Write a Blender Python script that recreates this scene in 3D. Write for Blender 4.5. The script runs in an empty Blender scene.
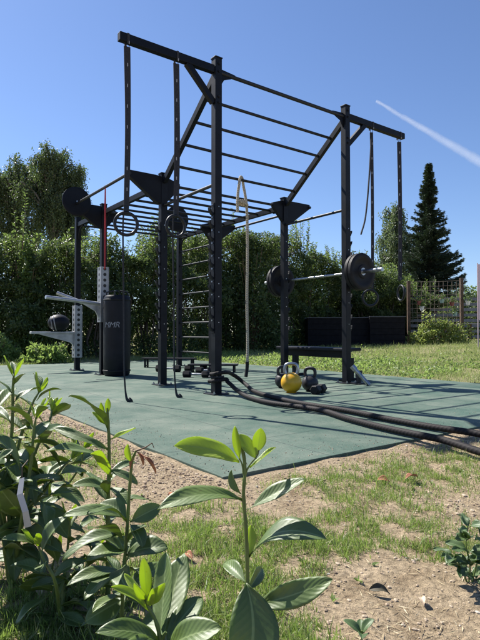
import bpy, bmesh, math, random
import numpy as np
from mathutils import Vector, Matrix, noise
R = math.radians
random.seed(7); rng = np.random.default_rng(7)
S = bpy.context.scene; COL = S.collection
# ------------------------------------------------------------------ camera
CH, PITCH, FPX = 0.6213, 0.0234, 525.25
cd = bpy.data.cameras.new('camera'); cam = bpy.data.objects.new('camera', cd); COL.objects.link(cam)
cam.location = (0, 0, CH); cam.rotation_euler = (math.pi/2 + PITCH, 0, 0)
cd.sensor_fit = 'VERTICAL'; cd.sensor_height = 24; cd.lens = 24*FPX/640
cd.clip_start = 0.02; cd.clip_end = 20000
S.camera = cam
S.render.resolution_x, S.render.resolution_y = 768, 1024
# ------------------------------------------------------------------ light
SUN_DIR = Vector((-.765, .644, 0)); ELEV = R(50)
w = bpy.data.worlds.new('World'); S.world = w; w.use_nodes = True
nt = w.node_tree; bg = nt.nodes['Background']
sky = nt.nodes.new('ShaderNodeTexSky'); sky.sky_type = 'NISHITA'; sky.sun_disc = False
sky.sun_elevation = ELEV; sky.sun_rotation = math.atan2(SUN_DIR.x, SUN_DIR.y)
sky.air_density = 1.0; sky.dust_density = 0.25; sky.ozone_density = 3.5
wb = nt.nodes.new('ShaderNodeMix'); wb.data_type = 'RGBA'; wb.blend_type = 'MULTIPLY'; wb.inputs[0].default_value = 1; wb.inputs[7].default_value = (.92, .97, 1.12, 1)
nt.links.new(sky.outputs[0], wb.inputs[6]); nt.links.new(wb.outputs[2], bg.inputs[0]); bg.inputs[1].default_value = 0.071
ld = bpy.data.lights.new('sun', 'SUN'); ld.energy = 5.0; ld.angle = R(.53); ld.color = (1, .955, .88)
sun = bpy.data.objects.new('sun', ld); COL.objects.link(sun)
sv = Vector((SUN_DIR.x*math.cos(ELEV), SUN_DIR.y*math.cos(ELEV), math.sin(ELEV)))
sun.rotation_euler = sv.to_track_quat('Z', 'Y').to_euler(); sun.location = (-8, 6, 12)
S.view_settings.view_transform = 'Standard'; S.view_settings.look = 'None'
S.view_settings.exposure = 0.95; S.view_settings.gamma = 1; S.view_settings.use_curve_mapping = False
try:
    S.cycles.transparent_max_bounces = 16
except Exception: pass
# ------------------------------------------------------------------ rig frame of reference
TH = R(53.7128); A0 = Vector((-.2382, 5.3013, 0))
U = Vector((math.sin(TH), math.cos(TH), 0)); V = Vector((-math.cos(TH), math.sin(TH), 0))
RZ = math.atan2(U.y, U.x)
W, bC, bE, bF, H1, H2, ZR = 1.912, 1.15, 3.005, 4.107, 3.41, 2.506, 2.386
def L(a, b, z=0): return A0 + U*a + V*b + Vector((0, 0, z))
RIGM = Matrix.Translation(A0) @ Matrix.Rotation(RZ, 4, 'Z')
def at(x, y, Y):                     # a pixel of the 480x640 photograph at forward distance Y
    rx, rz = (x-240)/FPX, (320-y)/FPX
    c, s = math.cos(PITCH), math.sin(PITCH)
    d = Vector((rx, c - rz*s, s + rz*c))
    return Vector((0, 0, CH)) + d*(Y/d.y)
def atground(x, y, z=0.0):
    d = at(x, y, 1) - Vector((0, 0, CH)); t = (z-CH)/d.z
    return Vector((0, 0, CH)) + d*t
def ground_z(x, y):
    a = (Vector((x, y, 0))-A0).dot(U)
    t = min(max(a-3.3, 0)*.03, .42)
    return -.03 + t
# ------------------------------------------------------------------ tagging helpers
def tag(o, label=None, cat=None, group=None, kind=None):
    for k, v in (('label', label), ('category', cat), ('group', group), ('kind', kind)):
        if v: o[k] = v
    return o
def thing(name, label, cat, loc=(0, 0, 0), rz=0, group=None):
    o = bpy.data.objects.new(name, None); COL.objects.link(o); o.empty_display_size = .1
    o.location = loc; o.rotation_euler = (0, 0, rz)
    return tag(o, label, cat, group)
# ------------------------------------------------------------------ materials
def nn(t, typ, **kw):
    n = t.nodes.new(typ)
    for k, v in kw.items(): setattr(n, k, v)
    return n
def _mth(t, op, a, b=None):
    n = nn(t, 'ShaderNodeMath', operation=op)
    for i, x in enumerate((a, b)):
        if x is None: continue
        if isinstance(x, (int, float)): n.inputs[i].default_value = x
        else: t.links.new(x, n.inputs[i])
    return n.outputs[0]
def base_mat(name):
    m = bpy.data.materials.new(name); m.use_nodes = True
    return m, m.node_tree, m.node_tree.nodes['Principled BSDF']
def ramp(t, fac, stops):
    r = nn(t, 'ShaderNodeValToRGB'); el = r.color_ramp.elements
    while len(el) < len(stops): el.new(.5)
    for e, (p, c) in zip(el, stops): e.position = p; e.color = (*c, 1)
    t.links.new(fac, r.inputs[0]); return r.outputs[0]
def noise_tex(t, scale, detail=4, rough=.55, coord='Object', dist=0, stretch=None):
    tc = nn(t, 'ShaderNodeTexCoord'); n = nn(t, 'ShaderNodeTexNoise')
    n.inputs['Scale'].default_value = scale; n.inputs['Detail'].default_value = detail
    n.inputs['Roughness'].default_value = rough; n.inputs['Distortion'].default_value = dist
    src = tc.outputs[coord]
    if stretch:
        mp = nn(t, 'ShaderNodeMapping'); mp.inputs['Scale'].default_value = stretch
        t.links.new(src, mp.inputs[0]); src = mp.outputs[0]
    t.links.new(src, n.inputs['Vector']); return n.outputs['Fac']
def bump(t, b, h, strength=.3, dist=.01):
    n = nn(t, 'ShaderNodeBump'); n.inputs['Strength'].default_value = strength; n.inputs['Distance'].default_value = dist
    t.links.new(h, n.inputs['Height']); t.links.new(n.outputs[0], b.inputs['Normal'])
def mat(name, c1, c2=None, rough=.6, metal=0, scale=8, bmp=0, bscale=60, rvar=.12, coat=0, spec=.5, bdist=.004):
    m, t, b = base_mat(name)
    c2 = c2 or tuple(x*.7 for x in c1)
    f = noise_tex(t, scale, 5)
    t.links.new(ramp(t, f, [(.35, c2), (.65, c1)]), b.inputs['Base Color'])
    mr = nn(t, 'ShaderNodeMapRange'); mr.inputs[3].default_value = max(rough-rvar, .03); mr.inputs[4].default_value = min(rough+rvar, 1)
    t.links.new(noise_tex(t, scale*2.3, 3), mr.inputs[0]); t.links.new(mr.outputs[0], b.inputs['Roughness'])
    b.inputs['Metallic'].default_value = metal; b.inputs['Coat Weight'].default_value = coat
    b.inputs['Specular IOR Level'].default_value = spec
    if bmp: bump(t, b, noise_tex(t, bscale, 4), bmp, bdist)
    return m
def leaf_mat(name, stops, rough=.42, transl=.35, tcol=(.25, .42, .05), spec=.5):
    m, t, b = base_mat(name)
    g = nn(t, 'ShaderNodeNewGeometry')
    c = ramp(t, g.outputs['Random Per Island'], stops)
    t.links.new(c, b.inputs['Base Color']); b.inputs['Roughness'].default_value = rough
    b.inputs['Specular IOR Level'].default_value = spec
    tr = nn(t, 'ShaderNodeBsdfTranslucent'); tr.inputs[0].default_value = (*tcol, 1)
    mx = nn(t, 'ShaderNodeMixShader'); mx.inputs[0].default_value = transl
    t.links.new(b.outputs[0], mx.inputs[1]); t.links.new(tr.outputs[0], mx.inputs[2])
    t.links.new(mx.outputs[0], t.nodes['Material Output'].inputs[0])
    return m
STEEL = mat('black_powder_coat', (.006, .008, .013), (.004, .005, .008), .5, 0, 5, .06, 400, .1, 0, .18)
STEELWEAR = mat('worn_black_bar', (.014, .016, .022), (.006, .008, .011), .45, .0, 14, .05, 300, .1, 0, .3)
def dotted(name, c1, c2, rough, metal, pitch, rad, square=0):
    # a punched plate: dark holes on a regular pitch along the local z axis
    m = mat(name, c1, c2, rough, metal, 8, .04, 250, .1, 0, .2 if not metal else .5); t = m.node_tree; b = t.nodes['Principled BSDF']
    tc = nn(t, 'ShaderNodeTexCoord'); sp = nn(t, 'ShaderNodeSeparateXYZ'); t.links.new(tc.outputs['Object'], sp.inputs[0])
    h = _mth(t, 'MINIMUM', _mth(t, 'ABSOLUTE', sp.outputs[0]), _mth(t, 'ABSOLUTE', sp.outputs[1]))
    z = _mth(t, 'MULTIPLY', _mth(t, 'SUBTRACT', _mth(t, 'FRACT', _mth(t, 'DIVIDE', sp.outputs[2], pitch)), .5), pitch)
    d = _mth(t, 'POWER', _mth(t, 'ADD', _mth(t, 'MULTIPLY', h, h), _mth(t, 'MULTIPLY', z, z)), .5)
    k = _mth(t, 'LESS_THAN', d, rad); old = b.inputs['Base Color'].links[0].from_socket
    mx = nn(t, 'ShaderNodeMix', data_type='RGBA'); mx.inputs[7].default_value = (.004, .004, .005, 1)
    t.links.new(k, mx.inputs[0]); t.links.new(old, mx.inputs[6]); t.links.new(mx.outputs[2], b.inputs['Base Color'])
    t.links.new(_mth(t, 'MULTIPLY', _mth(t, 'SUBTRACT', 1.0, k), metal), b.inputs['Metallic'])
    return m
POSTM = dotted('punched_black_post', (.006, .008, .013), (.004, .005, .008), .5, 0, .15, .0085)
GALVP = dotted('perforated_silver_plate', (.34, .35, .37), (.24, .25, .27), .5, .4, .082, .024)
RUBBER = mat('black_rubber', (.011, .011, .013), (.006, .006, .008), .62, 0, 12, .1, 150, .1, 0, .25)
VINYL = mat('black_vinyl', (.008, .009, .015), (.005, .006, .010), .5, 0, 6, .2, 30, .12, 0, .22, .01)
CHROME = mat('chrome', (.42, .43, .45), (.25, .26, .28), .36, 1, 20, .03, 200)
GALV = mat('brushed_silver_metal', (.5, .51, .53), (.36, .37, .39), .42, .75, 12, .04, 150)
DARKHOLE = mat('dark_recess', (.01, .01, .012), (.007, .007, .008), .9)
YELLOW = mat('yellow_enamel', (.72, .42, .015), (.58, .31, .01), .38, 0, 7, .12, 90)
REDBAND = mat('red_latex', (.42, .02, .025), (.3, .012, .015), .5)
WEB = mat('black_webbing', (.022, .024, .032), (.012, .013, .018), .8, 0, 60, .3, 500)
WEBM = mat('stitched_webbing', (.022, .024, .032), (.012, .013, .018), .8, 0, 60, .3, 500)
def _st():
    t = WEBM.node_tree; b = t.nodes['Principled BSDF']; tc = nn(t, 'ShaderNodeTexCoord'); sp = nn(t, 'ShaderNodeSeparateXYZ'); t.links.new(tc.outputs['Object'], sp.inputs[0])
    k = _mth(t, 'MULTIPLY', _mth(t, 'LESS_THAN', _mth(t, 'FRACT', _mth(t, 'DIVIDE', sp.outputs[2], .19)), .16), _mth(t, 'LESS_THAN', _mth(t, 'ABSOLUTE', _mth(t, 'SUBTRACT', sp.outputs[0], .006)), .004))
    mx = nn(t, 'ShaderNodeMix', data_type='RGBA'); mx.inputs[7].default_value = (.3, .31, .34, 1); old = b.inputs['Base Color'].links[0].from_socket
    t.links.new(k, mx.inputs[0]); t.links.new(old, mx.inputs[6]); t.links.new(mx.outputs[2], b.inputs['Base Color'])
_st()
WHITEPAINT = mat('white_print', (.36, .37, .41), (.10, .10, .12), .7, 0, 40)
BEIGEROPE, _t, _b = base_mat('manila_rope')
_wv = nn(_t, 'ShaderNodeTexWave'); _wv.inputs['Scale'].default_value = 28; _wv.inputs['Distortion'].default_value = 1.2; _wv.bands_direction = 'DIAGONAL'
_tc = nn(_t, 'ShaderNodeTexCoord'); _t.links.new(_tc.outputs['Object'], _wv.inputs[0])
_t.links.new(ramp(_t, _wv.outputs['Fac'], [(.1, (.2, .17, .12)), (.6, (.5, .45, .36))]), _b.inputs['Base Color']); _b.inputs['Roughness'].default_value = .9
bump(_t, _b, _wv.outputs['Fac'], .7, .004)
BATTLE, _t, _b = base_mat('braided_black_rope')
_tc = nn(_t, 'ShaderNodeTexCoord'); _sep = nn(_t, 'ShaderNodeSeparateXYZ'); _t.links.new(_tc.outputs['UV'], _sep.inputs[0])
_u3 = _mth(_t, 'MULTIPLY', _sep.outputs[0], 3.0); _v = _mth(_t, 'MULTIPLY', _sep.outputs[1], 38.0)
_fr = _mth(_t, 'FRACT', _mth(_t, 'ADD', _u3, _v))
_tri = _mth(_t, 'SUBTRACT', 1.0, _mth(_t, 'ABSOLUTE', _mth(_t, 'SUBTRACT', _mth(_t, 'MULTIPLY', _fr, 2.0), 1.0)))
_t.links.new(ramp(_t, _tri, [(.0, (.006, .005, .005)), (.7, (.012, .009, .010)), (1, (.024, .019, .019))]), _b.inputs['Base Color'])
_b.inputs['Roughness'].default_value = .7; _b.inputs['Specular IOR Level'].default_value = .25; bump(_t, _b, _tri, .22, .003)
WOODPOST = mat('weathered_wood', (.12, .075, .05), (.06, .038, .025), .85, 0, 9, .3, 60)
BARK = mat('grey_bark', (.2, .18, .15), (.07, .06, .05), .9, 0, 6, .5, 30, bdist=.02)
DBARK = mat('dark_bark', (.09, .07, .05), (.04, .03, .025), .9, 0, 6, .5, 30, bdist=.02)
STEM = mat('green_stem', (.11, .17, .035), (.08, .11, .03), .5, 0, 30, .2, 120)
BSTEM = mat('brown_twig', (.16, .1, .06), (.08, .05, .03), .75, 0, 30, .3, 120)
HEDGE = leaf_mat('hedge_leaf', [(0, (.022, .040, .014)), (.5, (.046, .076, .024)), (.85, (.075, .112, .034)), (1, (.12, .155, .05))], .56, .30, (.20, .29, .07))
SHOOT = leaf_mat('fresh_hedge_leaf', [(0, (.06, .10, .025)), (1, (.12, .17, .05))], .45, .34, (.24, .35, .08))
BIRCHL = leaf_mat('birch_leaf', [(0, (.035, .055, .025)), (1, (.085, .115, .05))], .5, .28, (.16, .24, .06))
SPRUCEL = leaf_mat('conifer_needles', [(0, (.018, .034, .024)), (1, (.048, .075, .046))], .6, .08, (.06, .11, .03))
WEEDL = leaf_mat('weed_leaf', [(0, (.07, .12, .03)), (1, (.18, .24, .07))], .5, .4, (.35, .5, .12))
BUSHL = leaf_mat('yellow_green_leaf', [(0, (.08, .12, .03)), (.7, (.2, .25, .07)), (1, (.4, .38, .15))], .5, .4, (.4, .5, .12))
GRASSM = leaf_mat('grass_blade', [(0, (.08, .125, .028)), (.5, (.13, .185, .048)), (.78, (.22, .25, .08)), (1, (.5, .43, .24))], .5, .38, (.3, .45, .08))
LAWNM = leaf_mat('lawn_blade', [(0, (.12, .16, .045)), (.6, (.22, .26, .09)), (1, (.42, .38, .2))], .6, .35, (.35, .45, .13))

def laurel_mat(name, top, top2, under, vein, tcol, transl, rough):
    m, t, b = base_mat(name)
    g = nn(t, 'ShaderNodeNewGeometry'); tc = nn(t, 'ShaderNodeTexCoord'); sp = nn(t, 'ShaderNodeSeparateXYZ')
    t.links.new(tc.outputs['UV'], sp.inputs[0])
    c = ramp(t, g.outputs['Random Per Island'], [(0, top), (1, top2)])
    spots = ramp(t, noise_tex(t, 140, 2), [(.70, (1, 1, 1)), (.76, (.5, .33, .2))])
    blotch = nn(t, 'ShaderNodeMix', data_type='RGBA'); blotch.blend_type = 'MULTIPLY'; blotch.inputs[0].default_value = .5
    t.links.new(c, blotch.inputs[6]); t.links.new(ramp(t, noise_tex(t, 35, 4), [(.3, (.6, .6, .6)), (.7, (1.25, 1.25, 1.1))]), blotch.inputs[7])
    mx1 = nn(t, 'ShaderNodeMix', data_type='RGBA'); mx1.inputs[7].default_value = (*under, 1)
    spm = nn(t, 'ShaderNodeMix', data_type='RGBA'); spm.blend_type = 'MULTIPLY'; spm.inputs[0].default_value = .9; t.links.new(blotch.outputs[2], spm.inputs[6]); t.links.new(spots, spm.inputs[7])
    t.links.new(g.outputs['Backfacing'], mx1.inputs[0]); t.links.new(spm.outputs[2], mx1.inputs[6])
    # midrib and side veins
    au = _mth(t, 'ABSOLUTE', _mth(t, 'SUBTRACT', sp.outputs[0], .5))
    rib = _mth(t, 'LESS_THAN', au, .028)
    ph = _mth(t, 'FRACT', _mth(t, 'SUBTRACT', _mth(t, 'MULTIPLY', sp.outputs[1], 11.0), _mth(t, 'MULTIPLY', au, 5.0)))
    sv_ = _mth(t, 'MULTIPLY', _mth(t, 'LESS_THAN', ph, .06), .16)
    k = _mth(t, 'MAXIMUM', _mth(t, 'MULTIPLY', rib, .85), sv_)
    mx2 = nn(t, 'ShaderNodeMix', data_type='RGBA'); mx2.inputs[7].default_value = (*vein, 1)
    t.links.new(k, mx2.inputs[0]); t.links.new(mx1.outputs[2], mx2.inputs[6])
    t.links.new(mx2.outputs[2], b.inputs['Base Color'])
    rr = nn(t, 'ShaderNodeMapRange'); rr.inputs[3].default_value = rough-.07; rr.inputs[4].default_value = rough+.12
    t.links.new(noise_tex(t, 22, 3), rr.inputs[0]); t.links.new(rr.outputs[0], b.inputs['Roughness'])
    b.inputs['Coat Weight'].default_value = .5; b.inputs['Coat Roughness'].default_value = .48; b.inputs['Coat IOR'].default_value = 1.65
    tri = _mth(t, 'ABSOLUTE', _mth(t, 'SUBTRACT', ph, .5))
    bump(t, b, _mth(t, 'ADD', tri, _mth(t, 'MULTIPLY', noise_tex(t, 160, 3), .5)), .35, .002)
    tr = nn(t, 'ShaderNodeBsdfTranslucent'); tr.inputs[0].default_value = (*tcol, 1)
    trm = nn(t, 'ShaderNodeMix', data_type='RGBA'); trm.blend_type = 'MULTIPLY'; trm.inputs[6].default_value = (*tcol, 1)
    trm.inputs[0].default_value = .6; t.links.new(ramp(t, k, [(0, (1, 1, 1)), (1, (.6, .65, .4))]), trm.inputs[7]); t.links.new(trm.outputs[2], tr.inputs[0])
    mx = nn(t, 'ShaderNodeMixShader'); mx.inputs[0].default_value = transl
    t.links.new(b.outputs[0], mx.inputs[1]); t.links.new(tr.outputs[0], mx.inputs[2])
    t.links.new(mx.outputs[0], t.nodes['Material Output'].inputs[0])
    return m
LAUREL = laurel_mat('laurel_leaf', (.065, .115, .022), (.125, .19, .042), (.15, .22, .07), (.24, .32, .11), (.38, .5, .06), .27, .46)
LAURELY = laurel_mat('young_laurel_leaf', (.22, .31, .05), (.36, .42, .08), (.30, .38, .09), (.36, .44, .12), (.66, .82, .10), .5, .42)
DRYLEAF = mat('dry_leaf', (.36, .14, .06), (.2, .07, .03), .7, 0, 60, .3, 200)

# ------------------------------------------------------------------ mesh builder
class MB:
    def __init__(s): s.v = []; s.f = []; s.uv = None
    def add(s, vs, fs):
        o = len(s.v); s.v += [Vector(v) for v in vs]; s.f += [tuple(i+o for i in f) for f in fs]; return s
    def box(s, c, size, M=None):
        x, y, z = (k/2 for k in size); c = Vector(c)
        vs = [Vector(p) for p in ((-x, -y, -z), (x, -y, -z), (x, y, -z), (-x, y, -z), (-x, -y, z), (x, -y, z), (x, y, z), (-x, y, z))]
        if M: vs = [M @ v for v in vs]
        return s.add([v+c for v in vs], [(0, 3, 2, 1), (4, 5, 6, 7), (0, 1, 5, 4), (1, 2, 6, 5), (2, 3, 7, 6), (3, 0, 4, 7)])
    def beam(s, p0, p1, wd, ht, up=(0, 0, 1)):
        p0, p1 = Vector(p0), Vector(p1); d = (p1-p0).normalized(); sd = d.cross(Vector(up))
        if sd.length < 1e-4: sd = d.cross(Vector((1, 0, 0)))
        sd.normalize(); up = sd.cross(d)
        vs = [p + sd*i*wd/2 + up*j*ht/2 for p in (p0, p1) for i, j in ((-1, -1), (1, -1), (1, 1), (-1, 1))]
        return s.add(vs, [(3, 2, 1, 0), (4, 5, 6, 7), (0, 1, 5, 4), (1, 2, 6, 5), (2, 3, 7, 6), (3, 0, 4, 7)])
    def tube(s, pts, r, n=12, cap=True, uvs=False):
        pts = [Vector(p) for p in pts]; m = len(pts); rs = r if isinstance(r, (list, tuple)) else [r]*m
        vs = []; fs = []; nrm = None; acc = 0; vv = []
        for i, p in enumerate(pts):
            d = (pts[min(i+1, m-1)]-pts[max(i-1, 0)]).normalized()
            if nrm is None:
                a = Vector((0, 0, 1)) if abs(d.z) < .9 else Vector((1, 0, 0)); nrm = d.cross(a).normalized()
            else: nrm = (nrm - d*nrm.dot(d)).normalized()
            b = d.cross(nrm)
            if i: acc += (pts[i]-pts[i-1]).length
            vv.append(acc)
            for k in range(n):
                t = 2*math.pi*k/n; vs.append(p + (nrm*math.cos(t)+b*math.sin(t))*rs[i])
        uv = []
        for i in range(m-1):
            for k in range(n):
                fs.append((i*n+k, i*n+(k+1) % n, (i+1)*n+(k+1) % n, (i+1)*n+k))
                uv += [(k/n, vv[i]), ((k+1)/n, vv[i]), ((k+1)/n, vv[i+1]), (k/n, vv[i+1])]
        if cap:
            fs += [tuple(reversed(range(n))), tuple((m-1)*n+k for k in range(n))]; uv += [(0, 0)]*(2*n)
        if uvs: s.uv = (s.uv or []) + uv
        return s.add(vs, fs)
    def lathe(s, prof, c=(0, 0, 0), n=28, M=None):
        vs = []; fs = []; c = Vector(c)
        for r, z in prof:
            for k in range(n):
                t = 2*math.pi*k/n; v = Vector((r*math.cos(t), r*math.sin(t), z)); vs.append((M @ v if M else v)+c)
        for i in range(len(prof)-1):
            for k in range(n): fs.append((i*n+k, i*n+(k+1) % n, (i+1)*n+(k+1) % n, (i+1)*n+k))
        fs += [tuple(reversed(range(n))), tuple((len(prof)-1)*n+k for k in range(n))]
        return s.add(vs, fs)
    def prism(s, poly, off):
        poly = [Vector(p) for p in poly]; off = Vector(off); n = len(poly)
        return s.add([p-off/2 for p in poly]+[p+off/2 for p in poly], [tuple(reversed(range(n))), tuple(range(n, 2*n))] + [(i, (i+1) % n, n+(i+1) % n, n+i) for i in range(n)])
    def build(s, name, m, parent=None, smooth=False, bevel=0, mw=None):
        me = bpy.data.meshes.new(name); me.from_pydata([tuple(v) for v in s.v], [], s.f); me.materials.append(m)
        if s.uv:
            l = me.uv_layers.new(name='UVMap'); l.data.foreach_set('uv', np.array(s.uv, dtype=np.float32).ravel())
        if smooth: me.polygons.foreach_set('use_smooth', [True]*len(me.polygons))
        bm = bmesh.new(); bm.from_mesh(me); bmesh.ops.recalc_face_normals(bm, faces=bm.faces); bm.to_mesh(me); bm.free()
        if smooth:
            try: me.set_sharp_from_angle(angle=R(42))
            except Exception: pass
        o = bpy.data.objects.new(name, me); COL.objects.link(o)
        if parent: o.parent = parent
        if bevel:
            b = o.modifiers.new('bevel', 'BEVEL'); b.width = bevel; b.segments = 2; b.limit_method = 'ANGLE'
        return o
ZUP = Vector((0, 0, 1))
def axisM(d): return Vector(d).to_track_quat('Z', 'Y').to_matrix()
def smoothpath(pts, n=8):
    pts = [Vector(p) for p in pts]; P = [pts[0]*2-pts[1]]+pts+[pts[-1]*2-pts[-2]]; out = []
    for i in range(1, len(P)-2):
        for k in range(n):
            t = k/n; a, b, c, d = P[i-1:i+3]
            out.append(.5*((2*b)+(c-a)*t+(2*a-5*b+4*c-d)*t*t+(3*b-a-3*c+d)*t**3))
    return out+[pts[-1]]

# leaf clouds: pos (n,3), direction (n,3), normal (n,3), length, width -> folded little leaves
def leaf_cloud(name, pos, d, nr, ln, wd, m, parent=None, fold=.25, mid=.45):
    n = len(pos); d = d/np.linalg.norm(d, axis=1, keepdims=True)
    s = np.cross(d, nr); s /= np.linalg.norm(s, axis=1, keepdims=True)+1e-9; nr = np.cross(s, d)
    ln = np.broadcast_to(ln, (n,))[:, None]; wd = np.broadcast_to(wd, (n,))[:, None]
    a = pos; t = pos+d*ln; c = pos+d*ln*mid
    l = c+s*wd/2+nr*wd*fold; r = c-s*wd/2+nr*wd*fold
    v = np.stack([a, l, t, r], 1).reshape(-1, 3)
    i = np.arange(n)[:, None]*4
    f = np.concatenate([i+np.array([0, 1, 2]), i+np.array([0, 2, 3])], 1).reshape(-1, 3)
    me = bpy.data.meshes.new(name)
    me.vertices.add(len(v)); me.vertices.foreach_set('co', v.astype(np.float32).ravel())
    me.loops.add(f.size); me.loops.foreach_set('vertex_index', f.astype(np.int32).ravel())
    me.polygons.add(len(f)); me.polygons.foreach_set('loop_start', np.arange(0, f.size, 3, dtype=np.int32))
    me.polygons.foreach_set('loop_total', np.full(len(f), 3, dtype=np.int32))
    me.update(calc_edges=True); me.validate(); me.materials.append(m)
    o = bpy.data.objects.new(name, me); COL.objects.link(o)
    if parent: o.parent = parent
    return o
def rdir(n, up=0.0, bias=None):
    d = rng.normal(size=(n, 3)); d /= np.linalg.norm(d, axis=1, keepdims=True); d[:, 2] += up
    if bias is not None: d += bias
    return d/np.linalg.norm(d, axis=1, keepdims=True)

# ================================================================== GROUND
def soil_material():
    m, t, b = base_mat('sandy_soil')
    big = noise_tex(t, .9, 5, .6); mid = noise_tex(t, 7, 6, .65); fine = noise_tex(t, 62, 6, .85); grit = noise_tex(t, 260, 3, .7)
    c1 = ramp(t, mid, [(.26, (.30, .22, .135)), (.46, (.47, .375, .25)), (.72, (.60, .49, .345))])
    c2 = ramp(t, fine, [(.36, (.28, .25, .22)), (.5, (.95, .91, .87)), (.62, (1.45, 1.38, 1.3))])
    mx = nn(t, 'ShaderNodeMix', data_type='RGBA'); mx.blend_type = 'MULTIPLY'; mx.inputs[0].default_value = .85
    t.links.new(c1, mx.inputs[6]); t.links.new(c2, mx.inputs[7])
    gr = ramp(t, mid, [(.3, (.16, .17, .07)), (.7, (.3, .29, .13))])
    # a lawn of dry turf beyond the pad
    tc = nn(t, 'ShaderNodeTexCoord'); sp = nn(t, 'ShaderNodeSeparateXYZ'); t.links.new(tc.outputs['Object'], sp.inputs[0])
    yy = _mth(t, 'ADD', sp.outputs[1], _mth(t, 'MULTIPLY', big, 2.0))
    k = _mth(t, 'MULTIPLY', _mth(t, 'MULTIPLY', _mth(t, 'SUBTRACT', yy, 5.6), .6), 1.0)
    cl = nn(t, 'ShaderNodeClamp'); t.links.new(k, cl.inputs[0])
    m2 = nn(t, 'ShaderNodeMix', data_type='RGBA'); t.links.new(_mth(t, 'MULTIPLY', cl.outputs[0], .75), m2.inputs[0])
    t.links.new(mx.outputs[2], m2.inputs[6]); t.links.new(gr, m2.inputs[7])
    t.links.new(m2.outputs[2], b.inputs['Base Color']); b.inputs['Roughness'].default_value = .95
    b.inputs['Specular IOR Level'].default_value = .2
    bump(t, b, _mth(t, 'ADD', _mth(t, 'MULTIPLY', mid, 1.5), _mth(t, 'ADD', fine, _mth(t, 'MULTIPLY', grit, .5))), .9, .02)
    return m
def fb(x, y, s, z=0.0): return noise.noise(Vector((x*s, y*s, z)))
def inmat(x, y, mg=0.0):
    d = Vector((x, y, 0))-A0; a, b = d.dot(U), d.dot(V)
    return (-1.66-mg < a < 3.2+mg) and (-2.54-mg < b < 6.2+mg)
def matdist(x, y):
    d = Vector((x, y, 0))-A0; a, b = d.dot(U), d.dot(V)
    return max(-1.66-a, a-3.2, -2.54-b, b-6.2)
def near_z(x, y):
    z = ground_z(x, y); md = matdist(x, y)
    k = min(max(md/.25, 0), 1)
    # the sand is heaped a little against the pad
    h = fb(x, y, 1.7)*.025 + fb(x, y, 6, 3)*.014 + fb(x, y, 14, 5)*.009
    lip = (.018+.012*fb(x, y, 5, 31))*math.exp(-max(md, 0)/.16) if md > -.12 else 0
    return z + h*k + lip 
def build_ground():
    xs = np.unique(np.concatenate([np.arange(-3.2, 3.2, .03), -3.2-np.geomspace(.05, 2500, 45), 3.2+np.geomspace(.05, 2500, 45)]))
    ys = np.unique(np.concatenate([np.arange(.4, 4.6, .03), .4-np.geomspace(.05, 400, 25), 4.6+np.geomspace(.05, 4000, 60)]))
    vs = [(x, y, near_z(x, y) if abs(x) < 30 and -5 < y < 40 else ground_z(x, y)) for y in ys for x in xs]
    nx = len(xs); fs = [(j*nx+i, j*nx+i+1, (j+1)*nx+i+1, (j+1)*nx+i) for j in range(len(ys)-1) for i in range(nx-1)]
    m = MB(); m.v = vs; m.f = fs; o = m.build('ground', soil_material(), smooth=True)
    for v in o.data.vertices: pass
    return tag(o, 'sandy soil with dry grass around the rubber pad', None, None, 'structure')
build_ground()
# rubber pad
def pad_material():
    m, t, b = base_mat('green_rubber_granulate')
    big = noise_tex(t, 1.1, 6, .6); smear = noise_tex(t, 2.2, 9, .75); fine = noise_tex(t, 85, 5, .85)
    c = ramp(t, big, [(.3, (.034, .072, .054)), (.52, (.055, .100, .077)), (.72, (.105, .148, .118))])
    c2 = ramp(t, fine, [(.36, (.45, .45, .45)), (.62, (1.5, 1.5, 1.45))])
    mx = nn(t, 'ShaderNodeMix', data_type='RGBA'); mx.blend_type = 'MULTIPLY'; mx.inputs[0].default_value = .7
    t.links.new(c, mx.inputs[6]); t.links.new(c2, mx.inputs[7])
    d = nn(t, 'ShaderNodeMix', data_type='RGBA'); d.inputs[7].default_value = (.26, .25, .2, 1)
    t.links.new(_mth(t, 'MULTIPLY', ramp(t, smear, [(.40, (0, 0, 0)), (.75, (1, 1, 1))]), .42), d.inputs[0]); t.links.new(mx.outputs[2], d.inputs[6])
    br = nn(t, 'ShaderNodeTexBrick'); tc = nn(t, 'ShaderNodeTexCoord'); t.links.new(tc.outputs['Object'], br.inputs[0])
    br.inputs['Scale'].default_value = 1; br.inputs['Brick Width'].default_value = 1.0; br.inputs['Row Height'].default_value = 1.0; br.offset = 0
    br.inputs['Mortar Size'].default_value = .0045; br.inputs['Mortar Smooth'].default_value = .4
    e = nn(t, 'ShaderNodeMix', data_type='RGBA'); e.inputs[7].default_value = (.02, .035, .032, 1)
    t.links.new(_mth(t, 'MULTIPLY', br.outputs['Fac'], .75), e.inputs[0]); t.links.new(d.outputs[2], e.inputs[6])
    t.links.new(e.outputs[2], b.inputs['Base Color']); b.inputs['Roughness'].default_value = .78
    b.inputs['Specular IOR Level'].default_value = .35
    bump(t, b, _mth(t, 'SUBTRACT', fine, _mth(t, 'MULTIPLY', br.outputs['Fac'], 2.0)), .5, .004)
    return m
mb = MB(); mb.box((.77, 1.83, -.03), (4.86, 8.74, .06))
pad = mb.build('rubber_pad', pad_material(), bevel=.003); pad.matrix_world = RIGM
tag(pad, 'dark green rubber sports pad under the training rig', None, None, 'structure')

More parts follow.
